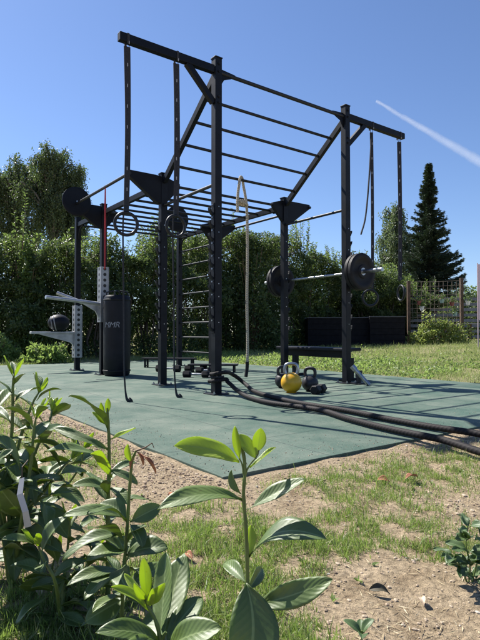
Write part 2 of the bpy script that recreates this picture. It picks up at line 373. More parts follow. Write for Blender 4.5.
# ================================================================== THE RIG
rig = thing('training_rig', 'large black steel pull-up rig with monkey bars standing on the green pad', 'training rig', A0, RZ)
P = (('A', 0, 0, H1), ('B', W, 0, H1), ('C', 0, bC, H2), ('D', W, bC, H2), ('E', 0, bE, H2), ('G', W, bE, H2), ('F', 0, bF, H2), ('K', W, bF, H2))
for n_, a, b, h in P:
    m = MB(); m.box((0, 0, h/2), (.08, .08, h)); po = m.build('post', POSTM, rig, bevel=.004); po.location = (a, b, 0)
    m = MB(); m.box((0, 0, h+.005), (.09, .09, .012)); m.build('post_cap', STEEL, po, bevel=.002)
    m = MB(); m.box((0, 0, .005), (.19, .19, .010)); m.build('base_plate', STEELWEAR, po, bevel=.002)
    for i in (-1, 1):
        for j in (-1, 1):
            m = MB(); m.lathe([(.013, .010), (.013, .022), (.007, .022), (.007, .034)], (i*.075, j*.075, 0), 8); m.build('anchor_bolt', CHROME, po)
    if h > 3:
        for zz in (h-.06, h-.14, h-.46, h-.4):
            m = MB(); m.lathe([(.014, .04), (.014, .052), (.006, .052), (.006, .058)], (0, 0, zz), 6, axisM((0, -1, 0))); m.build('collar_bolt', STEELWEAR, po)
# cantilever beams with diagonal struts
ZB = 3.29
for a0, a1, sg in ((-1.06, -.042, -1), (W+.042, 3.06, 1)):
    m = MB(); m.beam((a0, 0, ZB), (a1, 0, ZB), .06, .075); bm_ = m.build('cantilever_beam', STEEL, rig, bevel=.003)
    x0 = -.042 if sg < 0 else W+.042
    m = MB(); m.beam((x0, 0, ZB-.34), (x0+sg*.31, 0, ZB-.03), .05, .06); m.build('diagonal_strut', STEEL, bm_, bevel=.003)
m = MB(); m.tube([(.04, 0, ZB-.01), (W-.04, 0, ZB-.01)], .02, 12); m.build('pull_up_bar', STEELWEAR, rig, True)
for a, sg in ((0, 1), (W, -1)):
    m = MB(); q = a+sg*.042
    m.prism([(q, 0, ZB+.03), (q+sg*.19, 0, ZB+.015), (q+sg*.14, 0, ZB-.035), (q+sg*.05, 0, ZB-.07), (q+sg*.0, 0, ZB-.15)], (0, .012, 0))
    m.build('gusset', STEEL, rig)
# inclined ladder
for a in (0, W):
    m = MB(); m.beam((a, .042, ZB-.06), (a, bC-.042, ZR+.03), .05, .07); m.build('ladder_rail', STEEL, rig, bevel=.003)
for b in (.235, .455, .69, .925):
    z = ZB-.06+(ZR+.09-ZB)*(b-.04)/(bC-.08)
    m = MB(); m.tube([(.024, b, z), (W-.024, b, z)], .0165, 10); m.build('rung', STEELWEAR, rig, True)
# monkey bars
for a in (0, W):
    for b0, b1 in ((bC, bE), (bE, bF)):
        m = MB(); m.beam((a, b0+.042, ZR), (a, b1-.042, ZR), .05, .07); m.build('monkey_bar_rail', STEEL, rig, bevel=.003)
    for b0, sg in ((bC, 1), (bE, -1), (bE, 1), (bF, -1)):
        m = MB(); pts = [(a, b0+sg*(.042+.2*(1-math.cos(t))), ZR-.04-.2*(1-math.sin(t))) for t in np.linspace(0, math.pi/2, 7)]
        m.tube([p for p in pts], .014, 8); m.build('corner_brace', STEEL, rig, True)
nb = 10
for i in range(nb+1):
    b = bC + (bF-bC)*i/nb
    m = MB(); e = .042 if i in (0, nb) else .027
    m.tube([(e, b, ZR+.0), (W-e, b, ZR+.0)], .0165, 10); m.build('rung', STEELWEAR, rig, True)
# pull-up bars between the tall and medium posts
for a in (0, W):
    m = MB(); m.tube([(a, .04, 2.13), (a, bC-.04, 2.13)], .017, 12); m.build('pull_up_bar', STEELWEAR, rig, True)
    m = MB(); m.beam((a, .04, .33), (a, bC-.04, .33), .01, .01)
# flying brackets with the outer bars
for a0, sg in ((0, -1), (W, 1)):
    for b in (bC, bE):
        q = a0+sg*.041
        m = MB(); m.prism([(q, b, 2.47), (q+sg*.07, b, 2.475), (q+sg*.42, b, 2.475), (q+sg*.43, b, 2.42), (q+sg*.05, b, 2.15), (q, b, 2.15)], (0, .07, 0))
        m.prism([(q-sg*.082, b, 2.47), (q-sg*.26, b, 2.42), (q-sg*.26, b, 2.36), (q-sg*.082, b, 2.17)], (0, .05, 0))
        m.build('triangular_bracket', STEEL, rig, bevel=.003)
    ax = a0+sg*.45
    m = MB(); m.tube([(ax, bC-.06, 2.43), (ax, bE-.16 if sg < 0 else bE+.06, 2.43)], .018, 12); m.build('outer_bar', STEELWEAR, rig, True)
# round wall-ball targets
for c, dr in (((-.45, bE-.14, 2.46), (0, -1, 0)), ((1.2, bE-.07, 2.44), (0, -1, 0))):
    m = MB(); m.lathe([(.19, -.012), (.205, -.008), (.205, .008), (.19, .012), (.17, .012)], c, 40, axisM(dr))
    tg = m.build('round_target', STEEL, rig, True)
    m = MB(); m.beam((c[0], c[1]+.012, c[2]), (c[0], bE-.03, c[2]), .05, .05); m.build('target_mount', STEEL, tg)
    m = MB(); m.lathe([(.012, 0), (.012, .022)], c, 8, axisM(dr)); m.build('bolt', CHROME, tg)
# hook strips on the four front posts
for a, b, sg in ((0, 0, -1), (0, bC, -1), (W, 0, 1), (W, bC, 1)):
    m = MB(); q = a+sg*.041
    m.box((q+sg*.003, b, 1.27), (.006, .05, 1.32))
    z = .66
    while z < 1.9:
        m.prism([(q+sg*.006, b, z-.030), (q+sg*.026, b, z-.022), (q+sg*.050, b, z+.022), (q+sg*.052, b, z+.046), (q+sg*.042, b, z+.046), (q+sg*.030, b, z+.008), (q+sg*.006, b, z-.002)], (0, .04, 0))
        z += .13
    hs = m.build('hook_strip', STEEL, rig, bevel=.0015)
    z = .72
    while z < 1.9:
        m = MB(); m.lathe([(.008, .0), (.008, .008)], (q+sg*.006, b, z+.02), 8, axisM((sg, 0, 0))); m.build('bolt_head', CHROME, hs)
        if int(z*100) % 2 == 0:
            m = MB(); m.lathe([(.006, .04), (.006, .044)], (a, b, z), 8, axisM((0, -1, 0))); m.build('bolt_head', CHROME, hs)
        z += .13
# vertical ladder between the rear posts on the right-hand side
for k in range(9):
    z = .27+k*.2625
    if z > 2.3: break
    m = MB(); m.tube([(W, bE+.04, z), (W, bF-.04, z)], .0145, 10); m.build('ladder_rung', GALV if False else STEELWEAR, rig, True)
# sliding silver brackets
def sleeve(b, z0, z1):
    m = MB(); h = z1-z0
    m.box((-.0585, 0, h/2), (.006, .14, h)); m.box((.0585, 0, h/2), (.006, .14, h)); m.box((0, -.062, h/2), (.111, .006, h))
    s_ = m.build('perforated_sleeve', GALVP, rig, bevel=.0012); s_.location = (0, b, z0)
    return s_
s1 = sleeve(bE, .77, 1.58)
for dy, x1, z1 in ((-.07, -.86, 1.10), (.13, -.60, 1.19)):
    m = MB(); m.tube([(-.05, -.03 if dy < 0 else .03, .265), (-.3, dy*.6, .29), (x1, dy*1.8, z1-.77)], .026, 14); m.build('dip_handle', GALV, s1, True)
m = MB(); m.prism([(-.05, 0, .24), (-.3, 0, .26), (-.12, 0, .16), (-.05, 0, .03)], (0, .03, 0)); m.build('dip_gusset', GALV, s1, bevel=.002)
s2 = sleeve(bF, .21, 1.06)
m = MB(); m.box((-.4, 0, .405), (.68, .09, .035)); m.build('step_arm', GALV, s2, bevel=.006)
m = MB(); m.prism([(-.05, 0, .386), (-.62, 0, .386), (-.12, 0, .25), (-.05, 0, .19)], (0, .04, 0)); m.build('arm_gusset', GALV, s2)

# ================================================================== THINGS ON AND AROUND THE RIG
def rigthing(name, label, cat, a, b, z=0, rz=0, group=None): return thing(name, label, cat, L(a, b, z), RZ+rz, group)
# barbell (axis along local y)
bb = rigthing('barbell', 'long barbell racked on the hooks of the right-hand posts', 'barbell', W+.066, .575, 1.352)
m = MB(); m.tube([(0, -.655, 0), (0, .655, 0)], .014, 14); m.build('bar_shaft', CHROME, bb, True)
for sg in (-1, 1):
    m = MB(); m.tube([(0, sg*.655, 0), (0, sg*.672, 0)], .036, 20); m.tube([(0, sg*.672, 0), (0, sg*1.07, 0)], .025, 18); m.build('bar_sleeve', CHROME, bb, True)
prof = [(.03, 0), (.075, 0), (.085, .012), (.15, .012), (.165, 0), (.215, 0), (.225, .008), (.225, .047), (.215, .055), (.165, .055), (.15, .043), (.085, .043), (.075, .055), (.03, .055)]
lab = {(-1, 0): 'inner black bumper plate on the near end of the racked barbell', (-1, 1): 'outer black bumper plate on the near end of the racked barbell',
       (1, 0): 'inner black bumper plate on the far end of the racked barbell', (1, 1): 'outer black bumper plate on the far end of the racked barbell'}
for sg in (-1, 1):
    for k in range(2):
        y0 = .676+.058*k
        m = MB(); m.lathe(prof, (0, 0, 0), 48, axisM((0, sg, 0)))
        t = rigthing('bumper_plate', lab[(sg, k)], 'weight plate', W+.066, .575+sg*y0, 1.352, 0, 'bumper plates on the barbell')
        o = m.build('rubber_disc', RUBBER, t, True)
        m = MB(); m.lathe([(.026, -.001), (.045, -.001), (.045, .0565), (.026, .0565)], (0, 0, 0), 24, axisM((0, sg, 0))); m.build('hub_ring', CHROME, t, True)
# bench
bt = rigthing('bench', 'long low black bench behind the right-hand tall post', 'bench', 2.2, .82)
m = MB(); m.box((0, 0, .40), (.3, 1.36, .04)); m.build('seat', VINYL, bt, bevel=.012)
m = MB(); m.box((0, 0, .33), (.06, 1.1, .09)); m.build('spine', STEEL, bt, bevel=.003)
for yy in (-.62, .42):
    m = MB(); m.box((0, yy, .15), (.07, .07, .28)); m.box((0, yy, .015), (.36, .07, .03)); m.build('leg', STEEL, bt, bevel=.003)
# straps with rings
def strap(label, a, ztop, zring, zend, plane, group='ring straps under the top beam', curl=0, wd=.060, twist=0, loose=None, an0=-.25):
    t = rigthing('ring_strap', label, 'strap', a, 0, 0, 0, group)
    m = MB()
    # loop over the beam
    m.box((0, 0, ZB+.0395), (.022, .066, .003)); m.box((0, -.0325, ZB-.008), (.022, .003, .095)); m.box((0, .0325, ZB-.008), (.022, .003, .095))
    m.tube([(-.02, 0, ztop+.06), (-.02, 0, ztop), (.02, 0, ztop), (.02, 0, ztop+.06)], .004, 6)
    z1 = zring+.10
    n = 26; vs = []
    for i in range(n+1):
        f = i/n; z = ztop + (z1-ztop)*f; an = an0 + twist*f + .15*math.sin(5*f); bulge = .012*math.sin(math.pi*f)
        wv = wd*(1-.12*f)
        for k in (-1, 1):
            for q in (-.0022, .0022):
                vs.append((k*wv/2*math.cos(an)+bulge - q*math.sin(an), k*wv/2*math.sin(an)+q*math.cos(an), z))
    fs = []
    for i in range(n):
        o = i*4; p = o+4
        fs += [(o, o+2, p+2, p), (o+3, o+1, p+1, p+3), (o+2, o+3, p+3, p+2), (o+1, o, p, p+1)]
    fs += [(0, 1, 3, 2), (n*4, n*4+2, n*4+3, n*4+1)]
    m.add(vs, fs)
    if loose: m.tube(smoothpath(loose, 4), .011, 6)
    m.build('webbing', WEBM, t)
    if zend is not None:
        pts = [(-.02, .01, z1), (-.025, .012, zring-.1), (-.018, 0, (zring+zend)/2), (-.012, 0, zend+.3), (.004, -.01, zend+.05), (.03, -.02, zend+.012), (.05, -.02, zend+.02)]
        sp_ = smoothpath(pts, 6); rr = [.008 + .022*max(0, (i/len(sp_)-.6)/.4) for i in range(len(sp_))]; rr[-1] = .004
        m = MB(); m.tube(sp_, rr, 8); m.build('strap_tail', WEB, t, True)
    # buckle
    m = MB(); m.box((0, 0, z1+.03), (.045, .014, .05)); m.build('buckle', STEELWEAR, t, bevel=.003)
    return t
def ring(label, a, z, ang):
    t = rigthing('gymnastic_ring', label, 'gym ring', a, 0, z, 0, 'gymnastic rings on the straps')
    m = MB(); pts = [(math.cos(q)*.101*math.cos(ang), math.cos(q)*.101*math.sin(ang), math.sin(q)*.101) for q in np.linspace(0, 2*math.pi, 41)]
    m.tube(pts[:-1]+[pts[0]], .015, 12, cap=False); m.build('ring_body', STEELWEAR, t, True)
strap('black webbing strap hanging from the left tip of the top beam to the floor', -.98, 3.22, 1.61, .0, 0, twist=.5)
ring('black gym ring left of the nearest medium post, hanging highest on the left', -.98, 1.60, R(-15))
strap('black webbing strap between the left beam tip and the tallest front post', -.47, 3.22, 1.64, .0, 0, twist=-.2)
ring('black gym ring hanging in front of the round target beside the ladder', -.47, 1.64, R(2))
strap('short webbing strap with a loose dangling end right of the right tall post', 2.40, 3.20, 1.08, None, 0, an0=-.75, twist=.25, loose=[(0, 0, 3.15), (-.05, 0, 2.6), (-.11, .01, 2.1), (-.19, .02, 1.86)], wd=.042)
ring('black gym ring hanging just below the barbell end', 2.36, 1.06, R(-28))
strap('webbing strap hanging from the far right tip of the top beam', 2.97, 3.20, 1.22, None, 0, an0=-.8, twist=.2, wd=.056)
ring('black gym ring seen edge-on in front of the black planter box', 2.99, 1.15, R(62))
# red band
m = MB(); b0 = 1.82
for dx in (-.010, .010):
    pts = smoothpath([(-.45+dx*.3, b0+dx, 2.45), (-.45+dx*.6, b0+dx, 2.3), (-.45+dx, b0+dx, 1.9), (-.45+dx*.4, b0+dx*.5, 1.42)], 5)
    m.tube(pts, .0075, 8)
m.tube([(-.457, b0-.01, 1.425), (-.45, b0, 1.408), (-.443, b0+.01, 1.425)], .0075, 8)
o = m.build('resistance_band', REDBAND, None, True); o.matrix_world = RIGM
tag(o, 'red elastic band looped over the outer bar above the punching bag', 'resistance band')
# punching bag
pbw = Vector((-1.775, 7.58, 0))
pb = thing('punching_bag', 'tall black cylindrical punching bag with white print leaning by a rig post', 'punching bag', pbw, 0)
m = MB(); m.lathe([(.10, .0), (.165, .004), (.186, .03), (.192, .3), (.195, .7), (.190, 1.05), (.186, 1.12), (.16, 1.15), (.08, 1.155)], n=40)
m.build('bag_body', VINYL, pb, True)
for z in (.06, 1.07):
    m = MB(); m.lathe([(.190, z), (.1965, z+.006), (.1965, z+.02), (.190, z+.026)], n=40); m.build('seam_band', RUBBER, pb, True)
m = MB()
for t in (0, 1.57, 3.14, 4.71):
    m.tube([(math.cos(t)*.16, math.sin(t)*.16, 1.1), (math.cos(t)*.15, math.sin(t)*.15, 1.2), (math.cos(t)*.04, math.sin(t)*.04, 1.22)], .011, 8)
m.build('hanging_loop', WEB, pb, True)
cu = bpy.data.curves.new('print', 'FONT'); cu.body = 'MMR'; cu.size = .115; cu.shear = .25; cu.space_character = .95
tmp = bpy.data.objects.new('print', cu); COL.objects.link(tmp); dg = bpy.context.evaluated_depsgraph_get()
me = bpy.data.meshes.new_from_object(tmp.evaluated_get(dg)); bpy.data.objects.remove(tmp)
bm = bmesh.new(); bm.from_mesh(me); bmesh.ops.triangulate(bm, faces=bm.faces); bmesh.ops.subdivide_edges(bm, edges=bm.edges, cuts=2)
for v in bm.verts:
    ang = -math.pi/2 - .80 + v.co.x/.2; rr = .1985
    v.co = Vector((math.cos(ang)*rr, math.sin(ang)*rr, .69+v.co.y))
bm.to_mesh(me); bm.free(); me.materials.append(WHITEPAINT)
o = bpy.data.objects.new('lettering', me); COL.objects.link(o); o.parent = pb
# medicine ball on the left arm
mbp = L(-.3, bF, .775)
mt = thing('medicine_ball', 'black medicine ball with pale stripes resting on the silver step arm', 'medicine ball', mbp, RZ)
m = MB(); m.lathe([(.03, -.142)]+[(.145*math.cos(t), .145*math.sin(t)) for t in np.linspace(-1.35, 1.35, 15)]+[(.03, .142)], n=32, M=axisM((1, -.35, .15))); o = m.build('ball_shell', VINYL, mt, True)
m = MB()
for zc in (-.085, -.045): 
    rr = math.sqrt(.147**2-zc**2); m.lathe([(rr-.003, zc-.008), (rr+.0015, zc-.007), (rr+.0015, zc+.007), (rr-.003, zc+.008)], n=32, M=axisM((1, -.35, .15)))
m.build('pale_stripe', mat('faded_print', (.3, .3, .32), (.15, .15, .16), .7), mt, True); mt.scale = (1.18, 1, .92)
# kettlebells
def kettlebell(label, p, r, m1, m2, rz, tilt=0, grp='kettlebells'):
    t = thing('kettlebell', label, 'kettlebell', p, rz, grp)
    c = r*.94
    m = MB(); pr = [(r*.55, 0)]
    for q in np.linspace(-1.15, 1.2, 16): pr.append((r*math.cos(q), c+r*math.sin(q)*.98))
    pr.append((.02, c+r*.96)); m.lathe(pr, n=36); m.build('bell', m1, t, True)
    zt = c+r*.8
    pts = smoothpath([(-r*.42, 0, zt-.02), (-r*.62, 0, zt+r*.35), (-r*.55, 0, zt+r*.82), (-r*.25, 0, zt+r*1.0), (r*.25, 0, zt+r*1.0), (r*.55, 0, zt+r*.82), (r*.62, 0, zt+r*.35), (r*.42, 0, zt-.02)], 5)
    m = MB(); m.tube(pts, .0175, 12); m.build('handle', m2, t, True)
    return t
KBD = mat('worn_black_iron', (.035, .036, .04), (.015, .015, .018), .5, .3, 18, .15, 120)
kettlebell('yellow kettlebell with a silver handle in front of the others', (.53, 5.44, 0), .108, YELLOW, CHROME, R(-8))
kettlebell('black kettlebell right beside the yellow one', (.74, 5.56, 0), .088, KBD, KBD, R(-25))
kettlebell('black kettlebell half hidden behind the left of the yellow one', (.475, 5.9, 0), .085, KBD, KBD, R(20))
# hex dumbbells
def dumbbell(label, p, rz, ln=.3, hr=.055, grp='hex dumbbells on the pad', mm=RUBBER):
    t = thing('dumbbell', label, 'dumbbell', p, rz, grp)
    Mx = Matrix.Rotation(R(90), 3, 'Y') @ Matrix.Rotation(R(0), 3, 'Z')
    for sg in (-1, 1):
        m = MB(); m.lathe([(hr*.8, -.055), (hr, -.042), (hr, .042), (hr*.8, .055)], (sg*(ln/2-.055), 0, hr*.87), 6, Matrix.Rotation(R(90), 3, 'Y') @ Matrix.Rotation(R(30), 3, 'Z')); m.build('dumbbell_head', mm, t)
    m = MB(); m.tube([(-(ln/2-.1), 0, hr*.87), (0, 0, hr*.87), (ln/2-.1, 0, hr*.87)], [.014, .018, .014], 12); m.build('grip', CHROME, t, True)
dumbbell('black hex dumbbell at the foot of the black kettlebell', (.80, 5.36, 0), R(60), .26, .05)
dumbbell('leftmost black hex dumbbell behind the nearest medium post', (-1.13, 8.3, 0), R(-12), .40, .06)
dumbbell('black hex dumbbell farthest back between the ladder and post', (-.70, 8.35, 0), R(-10), .36, .055)
dumbbell('nearest of the black hex dumbbells left of the tallest post', (-.60, 7.25, 0), R(-12), .38, .05)
dumbbell('black hex dumbbell just left of the tallest post, under the ladder', (-.52, 7.95, 0), R(-14), .30, .055)
# low benches / step boards
def step(label, p, rz, ln, h, wd=.22):
    t = thing('step_bench', label, 'bench', p, rz, 'low step benches behind the rig posts')
    m = MB(); m.box((0, 0, h-.012), (ln, wd, .024)); m.build('board', VINYL, t, bevel=.006)
    for sg in (-1, 1):
        m = MB()
        for q in (-1, 1): m.box((sg*(ln/2-.06), q*(wd/2-.03), (h-.024)/2), (.03, .03, h-.024))
        m.box((sg*(ln/2-.06), 0, .03), (.025, wd-.08, .02)); m.build('leg', STEEL, t)
step('low black step bench whose end shows right of the tallest post', (-.42, 8.25, 0), R(-4), .78, .125)
step('low black step bench farthest back near the hedge', (-1.25, 9.3, 0), R(-6), .95, .17)
# landmine
lm = rigthing('landmine_attachment', 'silver landmine sleeve leaning by the foot of the right tall post', 'barbell attachment', 1.95, -.16)
m = MB(); m.box((0, 0, .008), (.16, .14, .016)); m.build('base_plate', STEELWEAR, lm, bevel=.002)
m = MB(); m.tube([(0, 0, .016), (0, 0, .09)], .03, 16); m.box((0, 0, .12), (.07, .05, .08)); m.tube([(-.05, 0, .13), (.05, 0, .13)], .014, 10); m.build('pivot', KBD, lm, True)
p_top = at(352, 366, 6.2); p_bot = at(369, 385, 6.15)
def rl(p): return Matrix.Rotation(-RZ, 3, 'Z') @ (Vector(p)-L(1.95, -.16))
m = MB(); m.tube([rl(p_top), rl(p_bot)], .024, 16); m.tube([rl(p_top)+Vector((0, 0, .0)), rl(p_top.lerp(p_bot, .2))], .033, 16); m.build('sleeve_tube', CHROME, lm, True)
# climbing rope
cr = rigthing('climbing_rope', 'pale beige climbing rope looped over a rung and hanging to the pad', 'rope', 0, 0)
bR = .925; zR = ZB-.06+(ZR+.09-ZB)*(bR-.04)/(bC-.08)
ax = 1.015
path = [(ax-.10, bR-.03, 2.13), (ax-.105, bR-.035, 2.24), (ax-.10, bR-.04, 2.38), (ax-.085, bR-.045, 2.49), (ax-.06, bR-.03, zR+.012), (ax-.025, bR, zR+.04), (ax+.015, bR+.025, zR+.025), (ax+.04, bR+.03, 2.48), (ax+.052, bR+.01, 2.36), (ax+.055, bR-.02, 2.15), (ax+.062, bR-.02, 1.6), (ax+.055, bR-.02, 1.0), (ax+.065, bR-.02, .5), (ax+.06, bR-.02, .24)]
m = MB(); m.tube(smoothpath(path, 6), .018, 12); m.build('rope_strand', BEIGEROPE, cr, True)
kn = [(ax+.03+.052*math.cos(t*1.0), bR-.02+.03*math.sin(t), 2.25+.035*math.sin(t*.5)-.0*t) for t in np.linspace(0, 9.4, 30)]
kn = [(ax-.02+.075*math.cos(t), bR-.02+.034*math.sin(t), 2.26+.02*math.sin(t*.7)) for t in np.linspace(0, 11.5, 36)]
m = MB(); m.tube(kn, .017, 10); m.build('knot', BEIGEROPE, cr, True)
m = MB(); m.tube(smoothpath([(ax+.06, bR-.02, .25), (ax+.055, bR-.02, .16), (ax+.03, bR-.03, .06)], 4), .022, 12); m.build('rope_end_cap', RUBBER, cr, True)
# battle ropes
def battle(label, pts):
    sp = smoothpath(pts, 10)
    for i, p in enumerate(sp): sp[i] = p + Vector((fb(i*.11, 1, 1)*.012, fb(i*.13, 7, 1)*.012, 0))
    m = MB(); m.tube(sp, .0205, 16, uvs=True)
    o = m.build('battle_rope', BATTLE, None, True); tag(o, label, 'battle rope', 'battle ropes anchored to the tall post')
    return o
a_ = L(.055, -.03, 0)
r1 = [L(-.07, .0, .20), L(-.055, -.07, .21), L(.055, -.075, .22), at(232, 374, 5.55), at(245, 383.5, 5.6), (.14, 5.25, .035), (.32, 4.8, .026), (.505, 4.432, .026), (.831, 3.983, .026), (1.072, 3.536, .026), (1.242, 3.278, .026), (1.403, 3.085, .026), (1.60, 2.85, .0), (1.9, 2.5, -.005), (2.3, 2.2, -.005)]
r2 = [L(-.075, .02, .13), L(-.06, -.07, .14), L(.055, -.08, .15), at(228, 382, 5.25), at(237, 390, 5.1), (.09, 4.8, .027), (.29, 4.40, .027), (.612, 4.034, .027), (.754, 3.617, .026), (.964, 3.179, .026), (1.114, 2.941, .026), (1.223, 2.691, .012), (1.36, 2.4, -.003), (1.6, 2.1, -.003), (2.1, 1.8, -.003)]
battle('upper of the two thick black ropes trailing right across the pad', r1)
battle('lower thick black rope curving nearest the camera over the pad', r2)
m = MB(); m.tube([L(.055*math.cos(t)*1.25, -.0+.07*math.sin(t), .175) for t in np.linspace(0, 2*math.pi, 20)], .012, 8)
o = m.build('anchor_sling', WEB, None, True); tag(o, 'black sling tied round the foot of the tallest post', 'strap')

# ================================================================== BACKGROUND PLANTS
def hedge():
    pts = [(-7.5, 11.2), (-4.6, 11.9), (-3.0, 12.4), (-1.7, 13.4), (.2, 15.2), (2.6, 17.4), (5.6, 18.6), (7.5, 19.5)]
    tops = [(-80, 240), (0, 246), (20, 238), (35, 246), (70, 246), (100, 252), (140, 250), (165, 246), (185, 242), (215, 242), (245, 236), (262, 240), (285, 250), (300, 244), (322, 255), (350, 262), (380, 275), (410, 290), (480, 305)]
    t = thing('hedge', 'tall dense green hedge running along the back of the pad', 'hedge', (0, 0, 0))
    P_ = np.array(pts); seg = np.linalg.norm(np.diff(P_, axis=0), axis=1); cum = np.concatenate([[0], np.cumsum(seg)])
    n = 250000; s = rng.random(n)*cum[-1]
    x = np.interp(s, cum, P_[:, 0]); y = np.interp(s, cum, P_[:, 1])
    i = np.clip(np.searchsorted(cum, s)-1, 0, len(seg)-1); dr = (P_[i+1]-P_[i])/seg[i][:, None]; nx, ny = -dr[:, 1], dr[:, 0]   # pointing away
    px = 240+FPX*x/y; top = np.interp(px, [a for a, b in tops], [b for a, b in tops])
    H = CH+(332.3-top)/FPX*(y+.8)
    gz = np.array([ground_z(a, b) for a, b in zip(x, y)])
    bump_ = np.array([noise.noise(Vector((a*.9, c*0+b*.9, 0))) for a, b, c in zip(x, y, x)])
    u = rng.random(n); hz = gz+.05+(H-gz)*(u**.85)
    lump = np.array([noise.noise(Vector((a*1.1, b*1.1, c*1.4)))+.5*noise.noise(Vector((a*3, b*3, c*3.3))) for a, b, c in zip(x, y, hz)])
    topn = np.array([noise.noise(Vector((a*1.6, b*1.6, 9))) for a, b in zip(x, y)])
    hh = (hz-gz)/(H-gz)
    hz = hz + np.where(hh > .8, topn*.6*(hh-.8)/.2, 0)
    front = .38-1.05*lump + .35*np.clip(hh-.7, 0, 1) + .25*(1-hh)      # face recess
    dep = front + np.abs(rng.normal(0, .22, n))**1.0 + rng.random(n)*1.3*(rng.random(n) < .55)
    x2 = x+nx*dep; y2 = y+ny*dep
    pos = np.stack([x2, y2, hz], 1)
    d = rdir(n, .15); nr = rdir(n, .9, np.stack([-nx*.5, -ny*.5, np.zeros(n)], 1))
    ln = rng.uniform(.06, .105, n)
    leaf_cloud('foliage', pos, d, nr, ln, ln*.5, HEDGE, t)
    # fresh shoots on the top edge
    ps = []; ds = []; m = MB()
    for k in range(240):
        s_ = random.random()*cum[-1]
        x0 = float(np.interp(s_, cum, P_[:, 0])); y0 = float(np.interp(s_, cum, P_[:, 1]))+random.uniform(.3, 1.3)
        px_ = 240+FPX*x0/y0; tp = float(np.interp(px_, [a for a, b in tops], [b for a, b in tops])); h_ = CH+(332.3-tp)/FPX*y0
        ln_ = random.uniform(.05, .6)*(.5+fb(x0, y0, 1.3, 5)*1.2+.3)
        if abs(px_-22) < 16: ln_ += .55*(1-abs(px_-22)/16)
        if abs(px_-298) < 10: ln_ += .4
        base = Vector((x0, y0, h_-.25)); tip = base+Vector((random.uniform(-.12, .12), random.uniform(-.1, .1), ln_+.25))
        m.tube([base, base.lerp(tip, .5)+Vector((random.uniform(-.02, .02), 0, 0)), tip], [.008, .006, .002], 4, cap=False)
        for q in np.arange(.1, 1, .045 if ln_ > .4 else .07):
            for _ in range(2):
                ps.append(base.lerp(tip, q)); aa = random.random()*6.28; ds.append((math.cos(aa), math.sin(aa), random.uniform(.1, .9)))
    tag(m.build('shoots', BSTEM, t), kind='stuff')
    ps = np.array(ps); ds = np.array(ds); ln = rng.uniform(.07, .12, len(ps))
    leaf_cloud('young_foliage', ps, ds, rdir(len(ps), 1.2), ln, ln*.45, SHOOT, t)
    m = MB()
    for k in range(150):
        s_ = random.random()*cum[-1]; x0 = float(np.interp(s_, cum, P_[:, 0])); y0 = float(np.interp(s_, cum, P_[:, 1]))+random.uniform(.7, 1.2)
        pts_ = [Vector((x0, y0, -.05))]; 
        for j in range(5): pts_.append(pts_[-1]+Vector((random.uniform(-.16, .16), random.uniform(-.12, .12), .46)))
        m.tube(pts_, [.03, .026, .02, .015, .01, .005], 6, cap=False)
    m.build('stems', DBARK, t, True)
hedge()
def bush(name, label, cat, c, rx, ry, h, n, m_, leaf=.08, up=.3, grp=None, z0=None, round_=1.6, asp=.5):
    t = thing(name, label, cat, (c[0], c[1], ground_z(c[0], c[1]) if z0 is None else z0), 0, grp)
    q = rng.normal(size=(n, 3)); q /= np.linalg.norm(q, axis=1, keepdims=True); q[:, 2] = np.abs(q[:, 2])
    lum = np.array([noise.noise(Vector((a*round_+c[0], b*round_+c[1], d*round_))) for a, b, d in q])
    r = (.72+.5*lum)*(1-np.abs(rng.normal(0, .16, n)))
    pos = q*r[:, None]*np.array([rx, ry, h])*1.1
    pos[:, 2] = np.maximum(pos[:, 2], .02)
    ln = rng.uniform(.7, 1.3, n)*leaf
    leaf_cloud('foliage', pos, rdir(n, up), rdir(n, .9), ln, ln*asp, m_, t)
    m = MB()
    for k in range(14):
        aa = random.random()*6.28; e = Vector((math.cos(aa)*rx*.6, math.sin(aa)*ry*.6, h*random.uniform(.5, .85)))
        m.tube([Vector((random.uniform(-.05, .05), random.uniform(-.05, .05), -.03)), e*.5+Vector((0, 0, h*.12)), e], [.018, .012, .004], 5, cap=False)
    m.build('stems', BSTEM, t, True)
    return t
bush('shrub', 'light green low shrub at the hedge foot left of the silver step arm', 'shrub', (-3.95, 10.75), .62, .4, .48, 1500, WEEDL, .09, grp='shrubs at the foot of the hedge')
bush('shrub', 'fresh green shrub at the far left foot of the hedge', 'shrub', (-5.0, 10.9), .6, .5, .6, 1500, WEEDL, .09, grp='shrubs at the foot of the hedge')
bush('shrub', 'pale young shrub standing above the hedge in front of the left birches', 'shrub', (-5.05, 12.5), .5, .5, 3.15, 4200, SHOOT, .10, z0=0.0)
bush('shrub', 'taller leafy shrub rising above the hedge right of the tallest post', 'shrub', (.35, 15.6), 1.3, 1.0, 3.75, 14000, HEDGE, .10, z0=0.0)
bush('shrub', 'pale green young shrub above the hedge between the right-hand posts', 'shrub', (2.2, 18.2), .9, .9, 3.9, 7000, SHOOT, .11, z0=0.0)
bush('shrub', 'rounded green shrub above the hedge left of the birch', 'shrub', (4.1, 19.6), 1.6, 1.2, 3.1, 12000, HEDGE, .11)
bush('shrub', 'bright green shrub at the birch foot behind the planter box', 'shrub', (5.9, 20.5), 1.5, 1.2, 3.0, 10000, SHOOT, .11)
bush('shrub', 'yellow-green flowering shrub in front of the wire trellis', 'shrub', (6.35, 16.75), 1.15, .35, .95, 2600, BUSHL, .10, round_=2.6)
bush('shrub', 'bright green distant shrub above the grey shed roof', 'shrub', (12.6, 29), 2.6, 2, 3.4, 7000, SHOOT, .16)
bush('shrub', 'dark shrub between the trellis and the grey shed', 'shrub', (8.9, 21), 1.6, 1.0, 2.1, 6000, HEDGE, .11)

